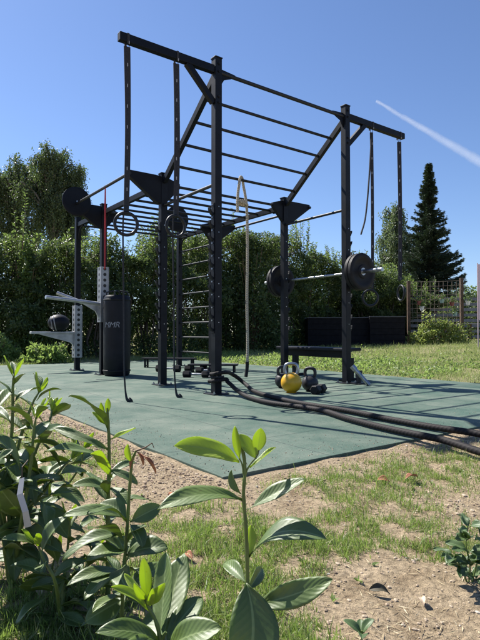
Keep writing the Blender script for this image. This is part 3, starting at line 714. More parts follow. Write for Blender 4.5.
def weeping(name, label, base, trunk_h, lobes, nstr, leaf, mm, grp, maxl=2.6):
    t = thing(name, label, 'tree', base, 0, grp)
    m = MB(); pts = [Vector((0, 0, -.2))]
    top = max(l[2]+l[5]*.6 for l in lobes)
    for j in range(6): pts.append(Vector((random.uniform(-.2, .2), random.uniform(-.2, .2), top*(j+1)/6)))
    m.tube(smoothpath([q*1 for q in pts], 4), [.16*(1-i/25)+.015 for i in range(25)], 9, cap=False)
    tk = m.build('trunk', BARK, t, True)
    m = MB(); P_ = []; D_ = []; N_ = []
    for (lx, ly, lz, rx, ry, rz, wgt) in lobes:
        for k in range(int(nstr*wgt*.45)):
            th = random.random()*6.283; ph = math.acos(random.uniform(-.5, 1)); r = random.random()**.4*random.choice((.8, 1, 1.2))
            st = Vector((lx+rx*r*math.sin(ph)*math.cos(th), ly+ry*r*math.sin(ph)*math.sin(th), lz+rz*r*math.cos(ph))); ln = random.uniform(.4, maxl); x = 0
            if noise.noise(st*1.1) < -.22: continue
            while x < ln:
                P_.append(st+Vector((random.gauss(0, .05), random.gauss(0, .05), -x))); D_.append((random.gauss(0, .6), random.gauss(0, .6), -.8)); x += .08
        for k in range(max(3, int(8*wgt))):
            e = Vector((lx+random.uniform(-rx, rx), ly+random.uniform(-ry, ry), lz+random.uniform(-.3, 1.0)*rz)); z0 = max(.8, e.z*random.uniform(.45, .75))
            arc = smoothpath([(0, 0, z0), (e.x*.45, e.y*.45, z0+(e.z-z0)*.75), e, e+Vector((e.x*.15+random.uniform(-.15, .15), 0, -.25))], 5)
            m.tube(arc, [.07*(1-i/len(arc))+.010 for i in range(len(arc))], 6, cap=False)
            for q in range(int(nstr/8)):
                st = arc[random.randint(len(arc)//2, len(arc)-1)]+Vector((random.gauss(0, .16), random.gauss(0, .16), random.gauss(.06, .14)))
                ln = random.uniform(.15, maxl)*random.uniform(.3, 1); sw = Vector((random.uniform(-.08, .08), random.uniform(-.08, .08), 0)); x = 0
                while x < ln:
                    p = st+sw*x+Vector((0, 0, -x)); x += .075
                    P_.append(p+Vector((random.gauss(0, .05), random.gauss(0, .05), random.gauss(0, .04)))); D_.append((random.gauss(0, .6), random.gauss(0, .6), -.8))
    m.build('limbs', BARK, t, True)
    P_ = np.array(P_); D_ = np.array(D_); l_ = rng.uniform(.8, 1.4, len(P_))*leaf
    leaf_cloud('crown', P_, D_, rdir(len(P_)), l_, l_*.6, mm, t)
    return t
def wbase(px, Y): p = at(px, 330, Y); return (p.x, Y, 0)
def zt(py, Y): return CH+(332.3-py)/FPX*Y
Yb = 31
G_ = 'weeping birches behind the left of the hedge'
weeping('birch_tree', 'weeping birch at the left edge with a broad crown', wbase(14, Yb+1), 8, [(.2, 0, zt(166, Yb), .75, .8, .8, .9), (-.7, 0, zt(180, Yb), .8, .8, 1.0, .9), (.3, 0, zt(190, Yb), 1.1, 1, 1.1, 1.1), (-.6, 0, zt(215, Yb), 1.2, 1, 1.2, 1), (.5, 0, zt(222, Yb), 1.0, 1, 1.1, 1)], 300, .115, BIRCHL, G_, 2.4)
weeping('birch_tree', 'tallest weeping birch in the middle of the left group', wbase(52, Yb), 9, [(-.1, 0, zt(161, Yb), .75, .7, .9, 1.0), (.15, 0, zt(178, Yb), 1.0, .8, 1.0, 1.2), (-.5, 0, zt(205, Yb), 1.0, .9, 1.2, 1), (-1.0, 0, zt(175, Yb), .55, .6, .9, .5), (.4, 0, zt(215, Yb), 1.1, 1, 1.1, .9)], 300, .115, BIRCHL, G_, 2.4)
weeping('birch_tree', 'small weeping birch behind the round target at the left', wbase(73, Yb+1), 8, [(0, 0, zt(178, Yb+1), .55, .6, .9, .9), (.1, 0, zt(205, Yb+1), .65, .8, 1.2, 1.2), (0, 0, zt(230, Yb+1), .8, .8, 1.2, 1)], 300, .115, BIRCHL, G_, 2.4)
weeping('birch_tree', 'pale loose birch tree just left of the dark conifer', wbase(396, 30), 8, [(.1, 0, zt(216, 30), .5, .6, .8, .6), (-.3, 0, zt(237, 30), .8, .8, .9, .9), (.3, 0, zt(245, 30), .8, .8, .9, .9), (-.1, 0, zt(270, 30), 1.3, 1, 1.2, 1.3)], 380, .11, leaf_mat('pale_birch_leaf', [(0, (.04, .065, .03)), (1, (.10, .135, .065))], .5, .3, (.2, .28, .1)), 'trees right of the rig', 1.6)
weeping('birch_tree', 'leafy tree partly hidden behind the hedge centre', wbase(196, 26), 5, [(0, 0, zt(245, 26), 1.3, 1.2, 1.0, 1), (2.2, 0, zt(248, 26), 1.0, 1.2, .9, .8)], 90, .12, BIRCHL, 'trees behind the hedge', 1.2)

def conifer(px, Y, toppy, basepy):
    base = Vector(wbase(px, Y)); zt_ = zt(toppy, Y); t = thing('conifer_tree', 'dark pointed conifer with jagged drooping branches behind the trellis', 'tree', base)
    m = MB(); m.tube([(0, 0, -.2), (0, 0, zt_*.5), (.03, 0, zt_-.1)], [.22, .12, .02], 8, cap=False); m.build('trunk', DBARK, t, True)
    P_ = []; D_ = []; m = MB(); z = .8
    prof_y = [zt_, zt_-.5, zt_-1.2, zt_-2.1, zt_-2.5, zt_-3.2, zt_-4.2, zt_-5.2, zt_-6.0, .5]
    prof_r = [.04, .18, .30, .42, .62, .95, 1.15, 1.5, 1.95, 2.0]
    zz = zt_-.02
    while zz > 1.2:
        r0 = float(np.interp(-zz, [-v for v in prof_y], prof_r))
        for k in range(6 if zz < zt_-2.2 else 5):
            aa = random.random()*6.283; r = r0*random.choice((random.uniform(.55, .85), random.uniform(.8, 1.28))); dirv = Vector((math.cos(aa), math.sin(aa), 0))
            n = max(3, int(r/.06))
            pts = []
            for i in range(n+1):
                f = i/n; pts.append(Vector((0, 0, zz))+dirv*r*f+Vector((0, 0, -.34*r*f+.40*r*f**3)))
            if r > .3: m.tube(pts[::2]+[pts[-1]], [.016*(1-i/(len(pts[::2])+1))+.003 for i in range(len(pts[::2])+1)], 4, cap=False)
            sd = Vector((-dirv.y, dirv.x, 0))
            for i, p in enumerate(pts[:]):
                f = i/n; w_ = (.05+.20*(1-f))*min(1, r)
                for q in range(16):
                    s_ = random.uniform(-1, 1); P_.append(p+sd*s_*w_+Vector((0, 0, random.gauss(-.03, .04)))); dd = dirv*(.8)+sd*s_*.8+Vector((0, 0, random.uniform(-.3, .35))); D_.append(dd)
        zz -= .125 if zz < zt_-2 else .085
    m.build('branches', DBARK, t, True)
    P_ = np.array([tuple(p) for p in P_]); D_ = np.array([tuple(p) for p in D_]); l_ = rng.uniform(.09, .17, len(P_))
    leaf_cloud('crown', P_, D_, rdir(len(P_), .8), l_, l_*.32, SPRUCEL, t)
conifer(430, 26, 163, 280)

# ================================================================== BACKGROUND THINGS
# black planter boxes
def planter(label, x0, x1, Y, ytop):
    a, b = at(x0, 345, Y), at(x1, 345, Y); gz = ground_z((a.x+b.x)/2, Y); h = zt(ytop, Y)-gz
    t = thing('planter_box', label, 'planter', ((a.x+b.x)/2, Y+.35, gz), 0, 'black planter boxes by the trellis'); wd = b.x-a.x
    m = MB(); 
    for k in range(5): m.box((0, -.35, h*(k+.5)/5), (wd, .03, h/5-.008))
    m.box((0, .35, h/2), (wd, .03, h)); m.box((-wd/2+.015, 0, h/2), (.03, .67, h)); m.box((wd/2-.015, 0, h/2), (.03, .67, h)); m.build('side_boards', mat('black_stained_wood', (.010, .010, .013), (.006, .006, .008), .8, 0, 8, 0, 60, .1, 0, .15), t)
    m = MB(); m.box((0, 0, h-.06), (wd-.06, .64, .04)); m.build('soil', DBARK, t)
    m = MB(); m.box((0, -.36, h+.012), (wd+.04, .09, .024)); m.box((0, .36, h+.012), (wd+.04, .09, .024)); m.build('rim', mat('dark_metal_rim', (.08, .085, .095), (.05, .055, .06), .6), t)
planter('wide black planter box behind the right tall post', 308, 369, 16.6, 318)
planter('black planter box directly left of the wooden trellis post', 370, 405, 16.4, 317)
# wire trellis
tr = thing('wire_trellis', 'brown wooden posts carrying a square wire mesh beside the lawn', 'trellis', (0, 0, 0))
Yt = 17.4
for px in (409, 462):
    p = at(px, 343, Yt); gz = ground_z(p.x, Yt); m = MB(); m.box((p.x, Yt, gz+(zt(281 if px < 420 else 278, Yt)-gz)/2-.1), (.10, .10, zt(281 if px < 420 else 278, Yt)-gz+.2)); m.build('wooden_post', WOODPOST, tr, bevel=.006)
xl, xr = at(412, 300, Yt).x, at(460, 300, Yt).x
m = MB(); z0, z1 = zt(335, Yt), zt(282, Yt)
for i in range(13): 
    z = z0+(z1-z0)*i/12; m.tube([(xl-.08, Yt-.06, z), ((xl+xr)/2, Yt-.06, z+random.uniform(-.01, .01)), (xr+.04, Yt-.06, z+.05*i/12)], .006, 5)
for i in range(12):
    x = xl+(xr-xl)*i/11; m.tube([(x, Yt-.07, z0), (x, Yt-.07, z1+.05*i/11)], .006, 5)
m.build('wire_mesh', mat('dull_wire', (.26, .21, .17), (.13, .10, .08), .6), tr)
# slatted fence behind
m = MB(); Yf = 19.5; x0, x1 = at(408, 300, Yf).x, at(490, 300, Yf).x
for i in range(9):
    z = zt(342, Yf)+.2*i; m.box(((x0+x1)/2, Yf, z), (x1-x0, .025, .11))
o_f = thing('slatted_fence', 'low pale grey horizontal board fence seen through the trellis', 'fence', (0, 0, 0))
m.build('slats', mat('grey_painted_board', (.2, .205, .22), (.12, .12, .135), .7), o_f, bevel=.003)
for px in (410, 436, 462, 488):
    m = MB(); x = at(px, 300, Yf).x; m.box((x, Yf+.06, .9), (.09, .09, 1.9)); m.build('fence_post', WOODPOST, o_f)
# flower pots hanging on the trellis
PINK = leaf_mat('pink_petal', [(0, (.4, .12, .16)), (1, (.6, .45, .45))], .6, .3, (.6, .2, .3))
def pot(label, px, py, col, fl):
    p = at(px, py, Yt-.17); t = thing('hanging_pot', label, 'flower pot', p, 0, 'flower pots hanging on the trellis')
    m = MB(); m.lathe([(.05, -.07), (.075, .05), (.082, .05), (.082, .07), (.07, .07), (.066, .04)], n=18); m.build('pot', mat('glazed_'+col[0], col[1], None, .4), t, True)
    m = MB(); m.tube([(0, .075, .06), (0, .12, .08), (0, .12, .03)], .004, 5); m.build('hook', GALV, t)
    n = 90; q = rdir(n, .6)*rng.uniform(.04, .17, (n, 1)); q[:, 2] += .1
    leaf_cloud('foliage', q, rdir(n, -.1), rdir(n, .6), .06, .035, SHOOT, t)
    n = 34; n = 16; q = rdir(n, .4)*rng.uniform(.06, .15, (n, 1)); q[:, 2] += .09
    if fl: leaf_cloud('petals', q, rdir(n), rdir(n, .6), .04, .035, PINK, t)
WHT = ('white', (.7, .7, .7)); TEAL = ('teal', (.25, .38, .37)); REDP = ('red', (.22, .06, .06))
pot('red pot of pink flowers hanging at the upper left of the trellis', 419, 303, REDP, True)
pot('white pot below the red one on the trellis left', 422, 308.5, WHT, False)
pot('teal pot hanging near the middle of the trellis', 442, 301, TEAL, True)
pot('red flower pot hanging at the right part of the trellis', 452, 304, REDP, True)
pot('pale teal pot hanging lowest at the right of the trellis', 455, 314, TEAL, False)
pot('pot of white flowers hanging right of the right trellis post', 468, 303, WHT, False)
# grey table and shed
tb = thing('garden_table', 'grey wooden garden table right of the trellis', 'table', (at(470, 340, 18.4).x, 18.4, ground_z(7.9, 18.4)))
m = MB()
for k in range(4): m.box((0, -.3+k*.2, .62), (.75, .18, .03))
m.build('tabletop', mat('grey_wood', (.34, .33, .31), (.2, .19, .18), .8), tb, bevel=.003)
m = MB(); m.box((0, 0, .3), (.09, .09, .6)); m.box((0, 0, .02), (.5, .5, .04)); m.build('pedestal', WOODPOST, tb)
sh = thing('garden_shed', 'dark garden shed with a pale grey roof right of the trellis', 'shed', (at(482, 330, 24).x, 24.5, .3))
m = MB(); m.box((0, 0, .75), (2.2, 2.0, 1.5)); m.build('wall', mat('dark_shed_board', (.06, .065, .08), (.035, .036, .045), .8, 0, 4, .3, 30), sh)
m = MB(); m.prism([(-1.25, 0, 1.4), (1.25, 0, 1.4), (1.25, 0, 1.48), (0, 0, 2.05), (-1.25, 0, 1.48)], (0, 2.3, 0)); m.build('roof', mat('pale_roof_felt', (.36, .38, .43), (.25, .27, .31), .8, 0, 5, .3, 40), sh)
# pink closed parasol / panel at the very edge
pk = at(484.5, 300, 14); pgz = ground_z(pk.x, 14)
pn = thing('garden_screen', 'pale pink upright fabric screen cut by the right picture edge', 'screen', (pk.x, 14, pgz))
m = MB(); hh_ = zt(264, 14)-zt(320, 14); zb = zt(320, 14)-pgz
vs = []; nseg = 24
for i in range(nseg+1):
    x = -.18+.6*i/nseg; yv = .02*math.sin(i*1.3)
    for q in (0, .004): vs += [(x, yv+q, zb), (x, yv*.6+q, zb+hh_)]
fs = []
for i in range(nseg):
    o_ = i*4; fs += [(o_, o_+1, o_+5, o_+4), (o_+2, o_+6, o_+7, o_+3), (o_, o_+4, o_+6, o_+2), (o_+1, o_+3, o_+7, o_+5)]
m.add(vs, fs); m.build('fabric', mat('pink_fabric', (.72, .55, .62), (.66, .5, .56), .8), pn)
m = MB(); m.tube([(-.17, .02, 0), (-.17, .02, zb+hh_+.03)], .015, 8); m.tube([(.42, .02, 0), (.42, .02, zb+hh_+.03)], .015, 8); m.build('poles', mat('pale_pole', (.55, .45, .48), (.45, .36, .4), .6), pn, True)

# contrail
def contrail():
    Y = 3500; pts = []; rs = []
    for i in range(60):
        f = i/59; x = 376+(560-376)*f; y = 101+(206-101)*f+1.5*math.sin(f*2)
        p = at(x, y, Y); pts.append(p+Vector((0, 0, fb(i*.21, 0, 1)*5))); rs.append((3.2+8.5*min(1, f*1.6)+1.8*fb(i*.6, 4, 1))*Y/FPX*.55)
    m = MB(); m.tube(pts, rs, 20, cap=False)
    mt_, t, b = base_mat('ice_cloud'); nt_ = t; t.nodes.remove(b)
    lw = nn(t, 'ShaderNodeLayerWeight'); lw.inputs[0].default_value = .5
    df = nn(t, 'ShaderNodeBsdfDiffuse'); df.inputs[0].default_value = (.9, .9, .92, 1)
    tr_ = nn(t, 'ShaderNodeBsdfTranslucent'); tr_.inputs[0].default_value = (.9, .9, .92, 1); ad = nn(t, 'ShaderNodeMixShader'); ad.inputs[0].default_value = .5
    t.links.new(df.outputs[0], ad.inputs[1]); t.links.new(tr_.outputs[0], ad.inputs[2])
    tp = nn(t, 'ShaderNodeBsdfTransparent'); mx = nn(t, 'ShaderNodeMixShader')
    f1 = _mth(t, 'SUBTRACT', 1.0, lw.outputs['Facing']); f2 = _mth(t, 'POWER', f1, 2.2)
    nz = ramp(t, noise_tex(t, .006, 4), [(.2, (.35, .35, .35)), (.8, (1, 1, 1))])
    t.links.new(_mth(t, 'MULTIPLY', _mth(t, 'MULTIPLY', f2, nz), .22), mx.inputs[0])
    t.links.new(tp.outputs[0], mx.inputs[1]); t.links.new(ad.outputs[0], mx.inputs[2]); t.links.new(mx.outputs[0], t.nodes['Material Output'].inputs[0])
    o = m.build('contrail', mt_, None, True); o.visible_shadow = True
    tag(o, 'white aircraft contrail across the blue sky at the upper right', None, None, 'structure')
contrail()

# ================================================================== GRASS AND LITTER
def blades(name, label, P_, h, w_, mm, lean=.35):
    n = len(P_); P_ = np.array(P_); az = rng.random(n)*6.283; ln = np.abs(rng.normal(0, lean, n))+.05
    dv = np.stack([np.cos(az)*ln, np.sin(az)*ln, np.ones(n)], 1); dv /= np.linalg.norm(dv, axis=1, keepdims=True)
    az2 = rng.random(n)*6.283; sd = np.stack([np.cos(az2), np.sin(az2), np.zeros(n)], 1)
    h = h[:, None]; w_ = w_[:, None]
    drop = np.stack([np.cos(az), np.sin(az), -.5*np.ones(n)], 1)*(ln[:, None]*.8)
    a = P_-sd*w_/2; b = P_+sd*w_/2; mid = P_+dv*h*.55; c = mid-sd*w_*.38; d = mid+sd*w_*.38; tip = P_+dv*h+drop*h*.5
    v = np.stack([a, b, d, c, tip], 1).reshape(-1, 3); i = np.arange(n)[:, None]*5
    f = np.concatenate([i+np.array([0, 1, 2]), i+np.array([0, 2, 3]), i+np.array([3, 2, 4])], 1).reshape(-1, 3)
    me = bpy.data.meshes.new(name); me.vertices.add(len(v)); me.vertices.foreach_set('co', v.astype(np.float32).ravel())
    me.loops.add(f.size); me.loops.foreach_set('vertex_index', f.astype(np.int32).ravel())
    me.polygons.add(len(f)); me.polygons.foreach_set('loop_start', np.arange(0, f.size, 3, dtype=np.int32)); me.polygons.foreach_set('loop_total', np.full(len(f), 3, dtype=np.int32))
    me.update(calc_edges=True); me.materials.append(mm)
    o = bpy.data.objects.new(name, me); COL.objects.link(o); tag(o, label, None, None, 'stuff'); return o
# patches of grass (pixel on the ground, radius in metres, weight)
blobs = [(215, 520, .22, .9), (235, 550, .2, 1.0), (190, 535, .25, .8), (230, 590, .22, 1.0), (170, 600, .2, .8), (290, 545, .24, .8), (340, 530, .25, .75), (380, 540, .25, .7), (300, 590, .15, .55), (260, 615, .14, 1), (285, 490, .25, .45), (340, 485, .35, .55), (400, 480, .4, .5), (440, 470, .4, .55), (400, 455, .35, .45), (330, 635, .1, .5), (20, 600, .25, .7), (60, 600, .2, .5), (100, 560, .2, .4), (440, 555, .2, .4), (270, 565, .2, .9), (410, 500, .2, .4), (30, 440, .6, .5), (100, 470, .35, .35)]
neg = [(300, 510, .16), (370, 590, .22), (420, 600, .22), (330, 600, .10), (270, 505, .14), (450, 500, .22), (380, 515, .1), (440, 620, .2), (150, 470, .2), (180, 490, .15), (60, 560, .15)]
BL = [(atground(x, y, -.03), r, w_) for x, y, r, w_ in blobs]; NG = [(atground(x, y, -.03), r) for x, y, r in neg]
def dens(x, y):
    md = matdist(x, y)
    if md < .02: return 0
    d = .06+ .62*max(0, fb(x, y, 1.3, 2)+.6*fb(x, y, 3.7, 4)+.10)
    for p, r, w_ in BL:
        q = ((x-p.x)**2+(y-p.y)**2)/(r*r)
        if q < 4: d += .85*w_*math.exp(-q*1.1)
    for p, r in NG:
        q = ((x-p.x)**2+(y-p.y)**2)/(r*r)
        if q < 4: d -= 1.0*math.exp(-q)
    d *= min(1, max(0, (md-.05)/.3))**1.0 + .03
    d *= max(0, .25+1.9*fb(x, y, 11, 1)+.9*fb(x, y, 27, 3)+.35)
    return d
P_ = []; tries = 0
while len(P_) < 130000 and tries < 750000:
    tries += 1
    y = .75+4.8*random.random()**1.35; x = random.uniform(-1, 1)*(.35+.62*y)
    if random.random() < dens(x, y)*.95: P_.append((x, y, near_z(x, y)-.003))
n = len(P_); yy = np.array([p[1] for p in P_])
h = rng.gamma(3.2, .0078, n)*(.8+.15*yy/2); w_ = rng.uniform(.0012, .0030, n)*(1+.25*np.maximum(yy-2, 0))
blades('grass', 'sparse green grass tufts growing in the sandy soil', P_, h, w_, GRASSM, .6)
print('near blades', n, tries)
# dry straw lying about
P_ = []
while len(P_) < 9000:
    x, y = random.uniform(-1, 1)*2.6, .8+3.6*random.random()**1.2
    if abs(x) > .35+.6*y or matdist(x, y) < .04 or random.random() > .35+.8*fb(x, y, 4, 9): continue
    P_.append((x, y, near_z(x, y)+.002))
P_ = np.array(P_); n = len(P_); q = rng.normal(size=(n, 3)); q[:, 2] = rng.uniform(-.02, .16, n)
ln = rng.uniform(.008, .04, n)
STRAW = leaf_mat('dry_straw', [(0, (.16, .11, .06)), (.6, (.42, .34, .2)), (1, (.62, .55, .38))], .8, .1, (.4, .3, .15))
o = leaf_cloud('straw', P_, q, rdir(n, 1.5), ln, rng.uniform(.0012, .0028, n), STRAW); tag(o, 'dry straw and dead grass bits lying on the soil', None, None, 'stuff')
# lawn beyond the pad
P_ = []; tries = 0
while len(P_) < 90000 and tries < 900000:
    tries += 1
    y = 4.3+14.5*random.random()**1.2; x = random.uniform(-.55, .56)*y if random.random() < .9 else random.uniform(-12, 12)
    md = matdist(x, y)
    if md < .03: continue
    dd = Vector((x, y, 0))-A0
    if dd.dot(U) < 3.2 and y < 10 and y > 5.5 and x > 0 and False: continue
    k = .35+.6*fb(x, y, .8, 6)+.45*fb(x, y, 2.7, 8)
    if x > 0 and y < 6 and md < .35: k *= .3
    if random.random() < k: P_.append((x, y, near_z(x, y)-.004))
n = len(P_); yy = np.array([p[1] for p in P_]); sc = 1+.07*np.maximum(yy-6, 0)
blades('lawn_grass', 'dry light green lawn beyond the pad', P_, rng.gamma(6, .0085, n)*sc, rng.uniform(.004, .008, n)*sc, LAWNM, .6)
print('lawn blades', n)
# broadleaf weeds along the far edge of the pad
P_ = []
for k in range(20000):
    a = random.uniform(3.22, 5.6) if random.random() < .75 else random.uniform(3.22, 9); b = random.uniform(-1.5, 9)
    p = L(a, b); f_ = fb(p.x, p.y, 1.1, 11)+.35*(b > .5)*(1-(a-3.2)/6)
    if f_ < .12: continue
    zb_ = ground_z(p.x, p.y); P_.append((p.x, p.y, zb_+random.random()**1.6*(.04+.2*max(0, f_)*(1 if b > 1 else .4))))
P_ = np.array(P_); n = len(P_); ln = rng.uniform(.03, .07, n)
o = leaf_cloud('weeds', P_, rdir(n, .2), rdir(n, 1.0), ln, ln*.55, WEEDL); tag(o, 'low leafy weeds along the far edge of the pad', None, None, 'stuff')
# small weeds in near soil
P_ = []; D_ = []
for k in range(120):
    y = .9+4*random.random()**1.3; x = random.uniform(-1, 1)*(.3+.55*y)
    if matdist(x, y) < .08 or fb(x, y, 2, 21) < -.1: continue
    z = near_z(x, y)
    for j in range(random.randint(5, 12)):
        aa = random.random()*6.283; P_.append((x, y, z+.002)); D_.append((math.cos(aa), math.sin(aa), random.uniform(.25, 1.2)))
P_ = np.array(P_); D_ = np.array(D_); ln = rng.uniform(.010, .026, len(P_))
o = leaf_cloud('small_weeds', P_, D_, rdir(len(P_), 1.5), ln, ln*.42, WEEDL); tag(o, 'small rosette weeds scattered in the sandy soil', None, None, 'stuff')
# pebbles and litter
def pebbles(name, label, n, rmin, rmax, mm, fn, flat=.6):
    m = MB(); k = 0; ico = bmesh.new(); bmesh.ops.create_icosphere(ico, subdivisions=1, radius=1); iv = [v.co.copy() for v in ico.verts]; ifc = [tuple(v.index for v in f.verts) for f in ico.faces]; ico.free()
    while k < n:
        x, y = fn(); 
        if matdist(x, y) < .03: continue
        k += 1; r = rmin+(rmax-rmin)*random.random()**3; z = near_z(x, y)
        rot = Matrix.Rotation(random.random()*6.28, 3, 'Z'); sx, sy = random.uniform(.7, 1.4), random.uniform(.6, 1)
        m.add([rot @ Vector((v.x*r*sx*random.uniform(.8, 1.15), v.y*r*sy, v.z*r*flat))+Vector((x, y, z+r*.15)) for v in iv], ifc)
    me = bpy.data.meshes.new(name); me.from_pydata([tuple(v) for v in m.v], [], m.f); me.materials.append(mm)
    o = bpy.data.objects.new(name, me); COL.objects.link(o); tag(o, label, None, None, 'stuff')
def nearfn():
    y = .8+3.6*random.random()**1.2; return random.uniform(-1, 1)*(.3+.6*y), y
def edgefn():
    b = random.uniform(-2.6, 1.5); p = L(-1.66-abs(random.gauss(.12, .16)), b); return p.x, p.y
def edge2fn():
    a = random.uniform(-1.7, 2); p = L(a, -2.54-abs(random.gauss(.12, .12))); return p.x, p.y
STONE = leaf_mat('mixed_pebbles', [(0, (.14, .10, .07)), (.5, (.34, .26, .18)), (.95, (.46, .37, .27)), (1, (.52, .48, .42))], .85, .0)
MULCH = leaf_mat('reddish_gravel', [(0, (.09, .06, .04)), (.5, (.26, .18, .12)), (1, (.42, .34, .25))], .9, .0)
pebbles('pebbles', 'small stones and crumbs of soil scattered in the sand', 14000, .0012, .0070, STONE, nearfn)
pebbles('gravel', 'reddish gravel along the near left edge of the pad', 6500, .002, .009, MULCH, edgefn)
pebbles('gravel', 'loose grit along the near right edge of the pad', 1500, .002, .008, STONE, edge2fn)
def on_pad():
    # grit trodden onto the pad close to its near edges
    m = MB()
    for k in range(900):
        if random.random() < .5: a, b = random.uniform(-1.6, 2.6), -2.52+abs(random.gauss(0, .22))
        else: a, b = -1.63+abs(random.gauss(0, .2)), random.uniform(-2.5, 3)
        p = L(a, b, .0008); r = random.uniform(.0015, .005); q = random.random()*6
        m.add([p+Vector((math.cos(q)*r, math.sin(q)*r, 0)), p+Vector((math.cos(q+2)*r, math.sin(q+2)*r, 0)), p+Vector((math.cos(q+4)*r, math.sin(q+4)*r, 0)), p+Vector((0, 0, r))], [(0, 1, 3), (1, 2, 3), (2, 0, 3)])
    me = bpy.data.meshes.new('grit'); me.from_pydata([tuple(v) for v in m.v], [], m.f); me.materials.append(STONE)
    o = bpy.data.objects.new('grit', me); COL.objects.link(o); tag(o, 'grit scattered on the near edges of the green pad', None, None, 'stuff')
on_pad()
pc = atground(462, 505, -.03)
pebbles('pebbles', 'cluster of pale pebbles at the right of the sandy ground', 60, .004, .014, STONE, lambda: (pc.x+random.gauss(0, .09), pc.y+random.gauss(0, .08)))

# ================================================================== LAUREL PLANTS
class Leaves:
    def __init__(s): s.v = []; s.f = []; s.uv = []
    def add(s, p0, p1, wd, nr, bend=.12, fold=.18, petiole=.08, tw=0, n=18, k=8, wav=.02, seed=0):
        p0, p1 = Vector(p0), Vector(p1); d = p1-p0; ln = d.length; d.normalize(); nr = Vector(nr)
        sd = d.cross(nr).normalized(); nr = sd.cross(d).normalized(); o = len(s.v)
        ph = random.random()*6.28; side = random.gauss(0, .035); wav = wav*random.uniform(.5, 1.7); asym = random.uniform(-.12, .12)
        for i in range(n+1):
            t = i/n; tt = max(0, (t-petiole)/(1-petiole))
            w_ = max(wd/2*(math.sin(math.pi*min(1, tt)**1.02)**.66), .0012 if t < 1 else .0002)
            ct = p0+d*ln*t + nr*ln*bend*(4*t*(1-t)) + sd*ln*side*4*t*(1-t)
            an = tw*t; s2 = sd*math.cos(an)+nr*math.sin(an); n2 = nr*math.cos(an)-sd*math.sin(an)
            for j in range(k+1):
                q = j/k*2-1; au = abs(q)
                # quilted between the side veins, slightly wavy margin
                quilt = .0017*ln*math.sin(2*math.pi*(11*t-2.5*au)+2*math.sin(ph+3*t))*au*(1-.3*au)*min(1, w_/(wd*.25))
                s.v.append(ct+s2*q*w_*(1+asym*q)+n2*(au**1.25*w_*fold*2 + quilt + wav*ln*au*au*math.sin(t*9+ph+q)))
        for i in range(n):
            for j in range(k):
                a = o+i*(k+1)+j; s.f.append((a, a+1, a+k+2, a+k+1))
                s.uv += [(j/k, i/n), ((j+1)/k, i/n), ((j+1)/k, (i+1)/n), (j/k, (i+1)/n)]
        return s
    def build(s, name, m, parent):
        if not s.v: return None
        me = bpy.data.meshes.new(name); me.from_pydata([tuple(v) for v in s.v], [], s.f); me.materials.append(m)
        l = me.uv_layers.new(name='UVMap'); l.data.foreach_set('uv', np.array(s.uv, dtype=np.float32).ravel())
        me.polygons.foreach_set('use_smooth', [True]*len(me.polygons))
        o = bpy.data.objects.new(name, me); COL.objects.link(o); o.parent = parent
        so = o.modifiers.new('thickness', 'SOLIDIFY'); so.thickness = .0004
        return o
def whorl(lv, yl, base, tip, n, ln, young=3, spread=1.0, start=.3, seed=0, wr=.33, top=True):
    """leaves round a stem from base to tip"""
    base, tip = Vector(base), Vector(tip); ax = (tip-base).normalized(); e1 = ax.cross(Vector((0, 1, 0))).normalized(); e2 = ax.cross(e1)
    rd = random.Random(seed)
    for i in range(n):
        f = start+(1-start)*i/max(1, n-1); a = i*2.4+rd.uniform(-.4, .4); out = e1*math.cos(a)+e2*math.sin(a)
        el = (.1+.75*(f-start)/(1-start))*rd.uniform(.6, 1.3) - .15
        l_ = ln*rd.uniform(.75, 1.15)*(1-.35*max(0, f-.75)/.25); p = base.lerp(tip, f)
        dirv = (out*spread+ax*el+Vector((0, 0, -.15*(1-f)))).normalized()
        up = (ax*1.0-out*el*.6).normalized(); up = (up+Vector((rd.gauss(0, .2), rd.gauss(0, .2), 0))).normalized()
        lv.add(p, p+dirv*l_, l_*wr*rd.uniform(.85, 1.15), up, rd.uniform(.03, .14), rd.uniform(.1, .3), .1, rd.uniform(-.4, .4))
    if top:
        for i in range(young):
            a = i*2.1+rd.random(); out = e1*math.cos(a)+e2*math.sin(a); l_ = ln*rd.uniform(.35, .6)
            dirv = (out*.5+ax).normalized(); yl.add(tip-ax*.004, tip+dirv*l_, l_*.3, (ax*.4-out).normalized()*1.0, -.05, .25, .05, rd.uniform(-.3, .3))
def stem(m, pts, r0, r1):
    sp = smoothpath(pts, 5); m.tube(sp, [(r0+(r1-r0)*i/(len(sp)-1))*.8*(1+.12*math.sin(i*1.9)) for i in range(len(sp))], 8)
CAMV = Vector((0, -1, 0))
# --- the young central plant
Z0 = .80
base = Vector((at(246, 700, Z0).x, Z0, -.04))
lp = thing('laurel_plant', 'young laurel with bright lime top leaves in the middle foreground', 'plant', base, 0, 'young laurel plants in the foreground')
def lc(x, y, z=Z0): return at(x, y, z)-base
m = MB(); stem(m, [(0, 0, -.02), lc(246.5, 690), lc(247, 640), lc(247.5, 580), lc(246, 530), lc(243.5, 495), lc(245, 470), lc(242, 447)], .0052, .0028)
stem(m, [lc(245, 476), lc(249, 466), lc(257, 456), lc(259, 450)], .0018, .0012)
stem(m, [lc(243.5, 474), lc(242, 464), lc(239, 458)], .0018, .0012)
stem(m, [lc(245, 472), lc(245.5, 462), lc(244.5, 452)], .0022, .001)
m.build('stem', STEM, lp, True)
lv = Leaves(); yl = Leaves()
UPV = Vector((0, -.35, 1))
yl.add(lc(239.5, 462), lc(174, 446, Z0-.03), .034, (0.1, -.75, .75), .06, .12, .04)
yl.add(lc(240, 460), lc(235, 426, Z0-.01), .013, (-.3, -1, .1), .04, .3, .1)
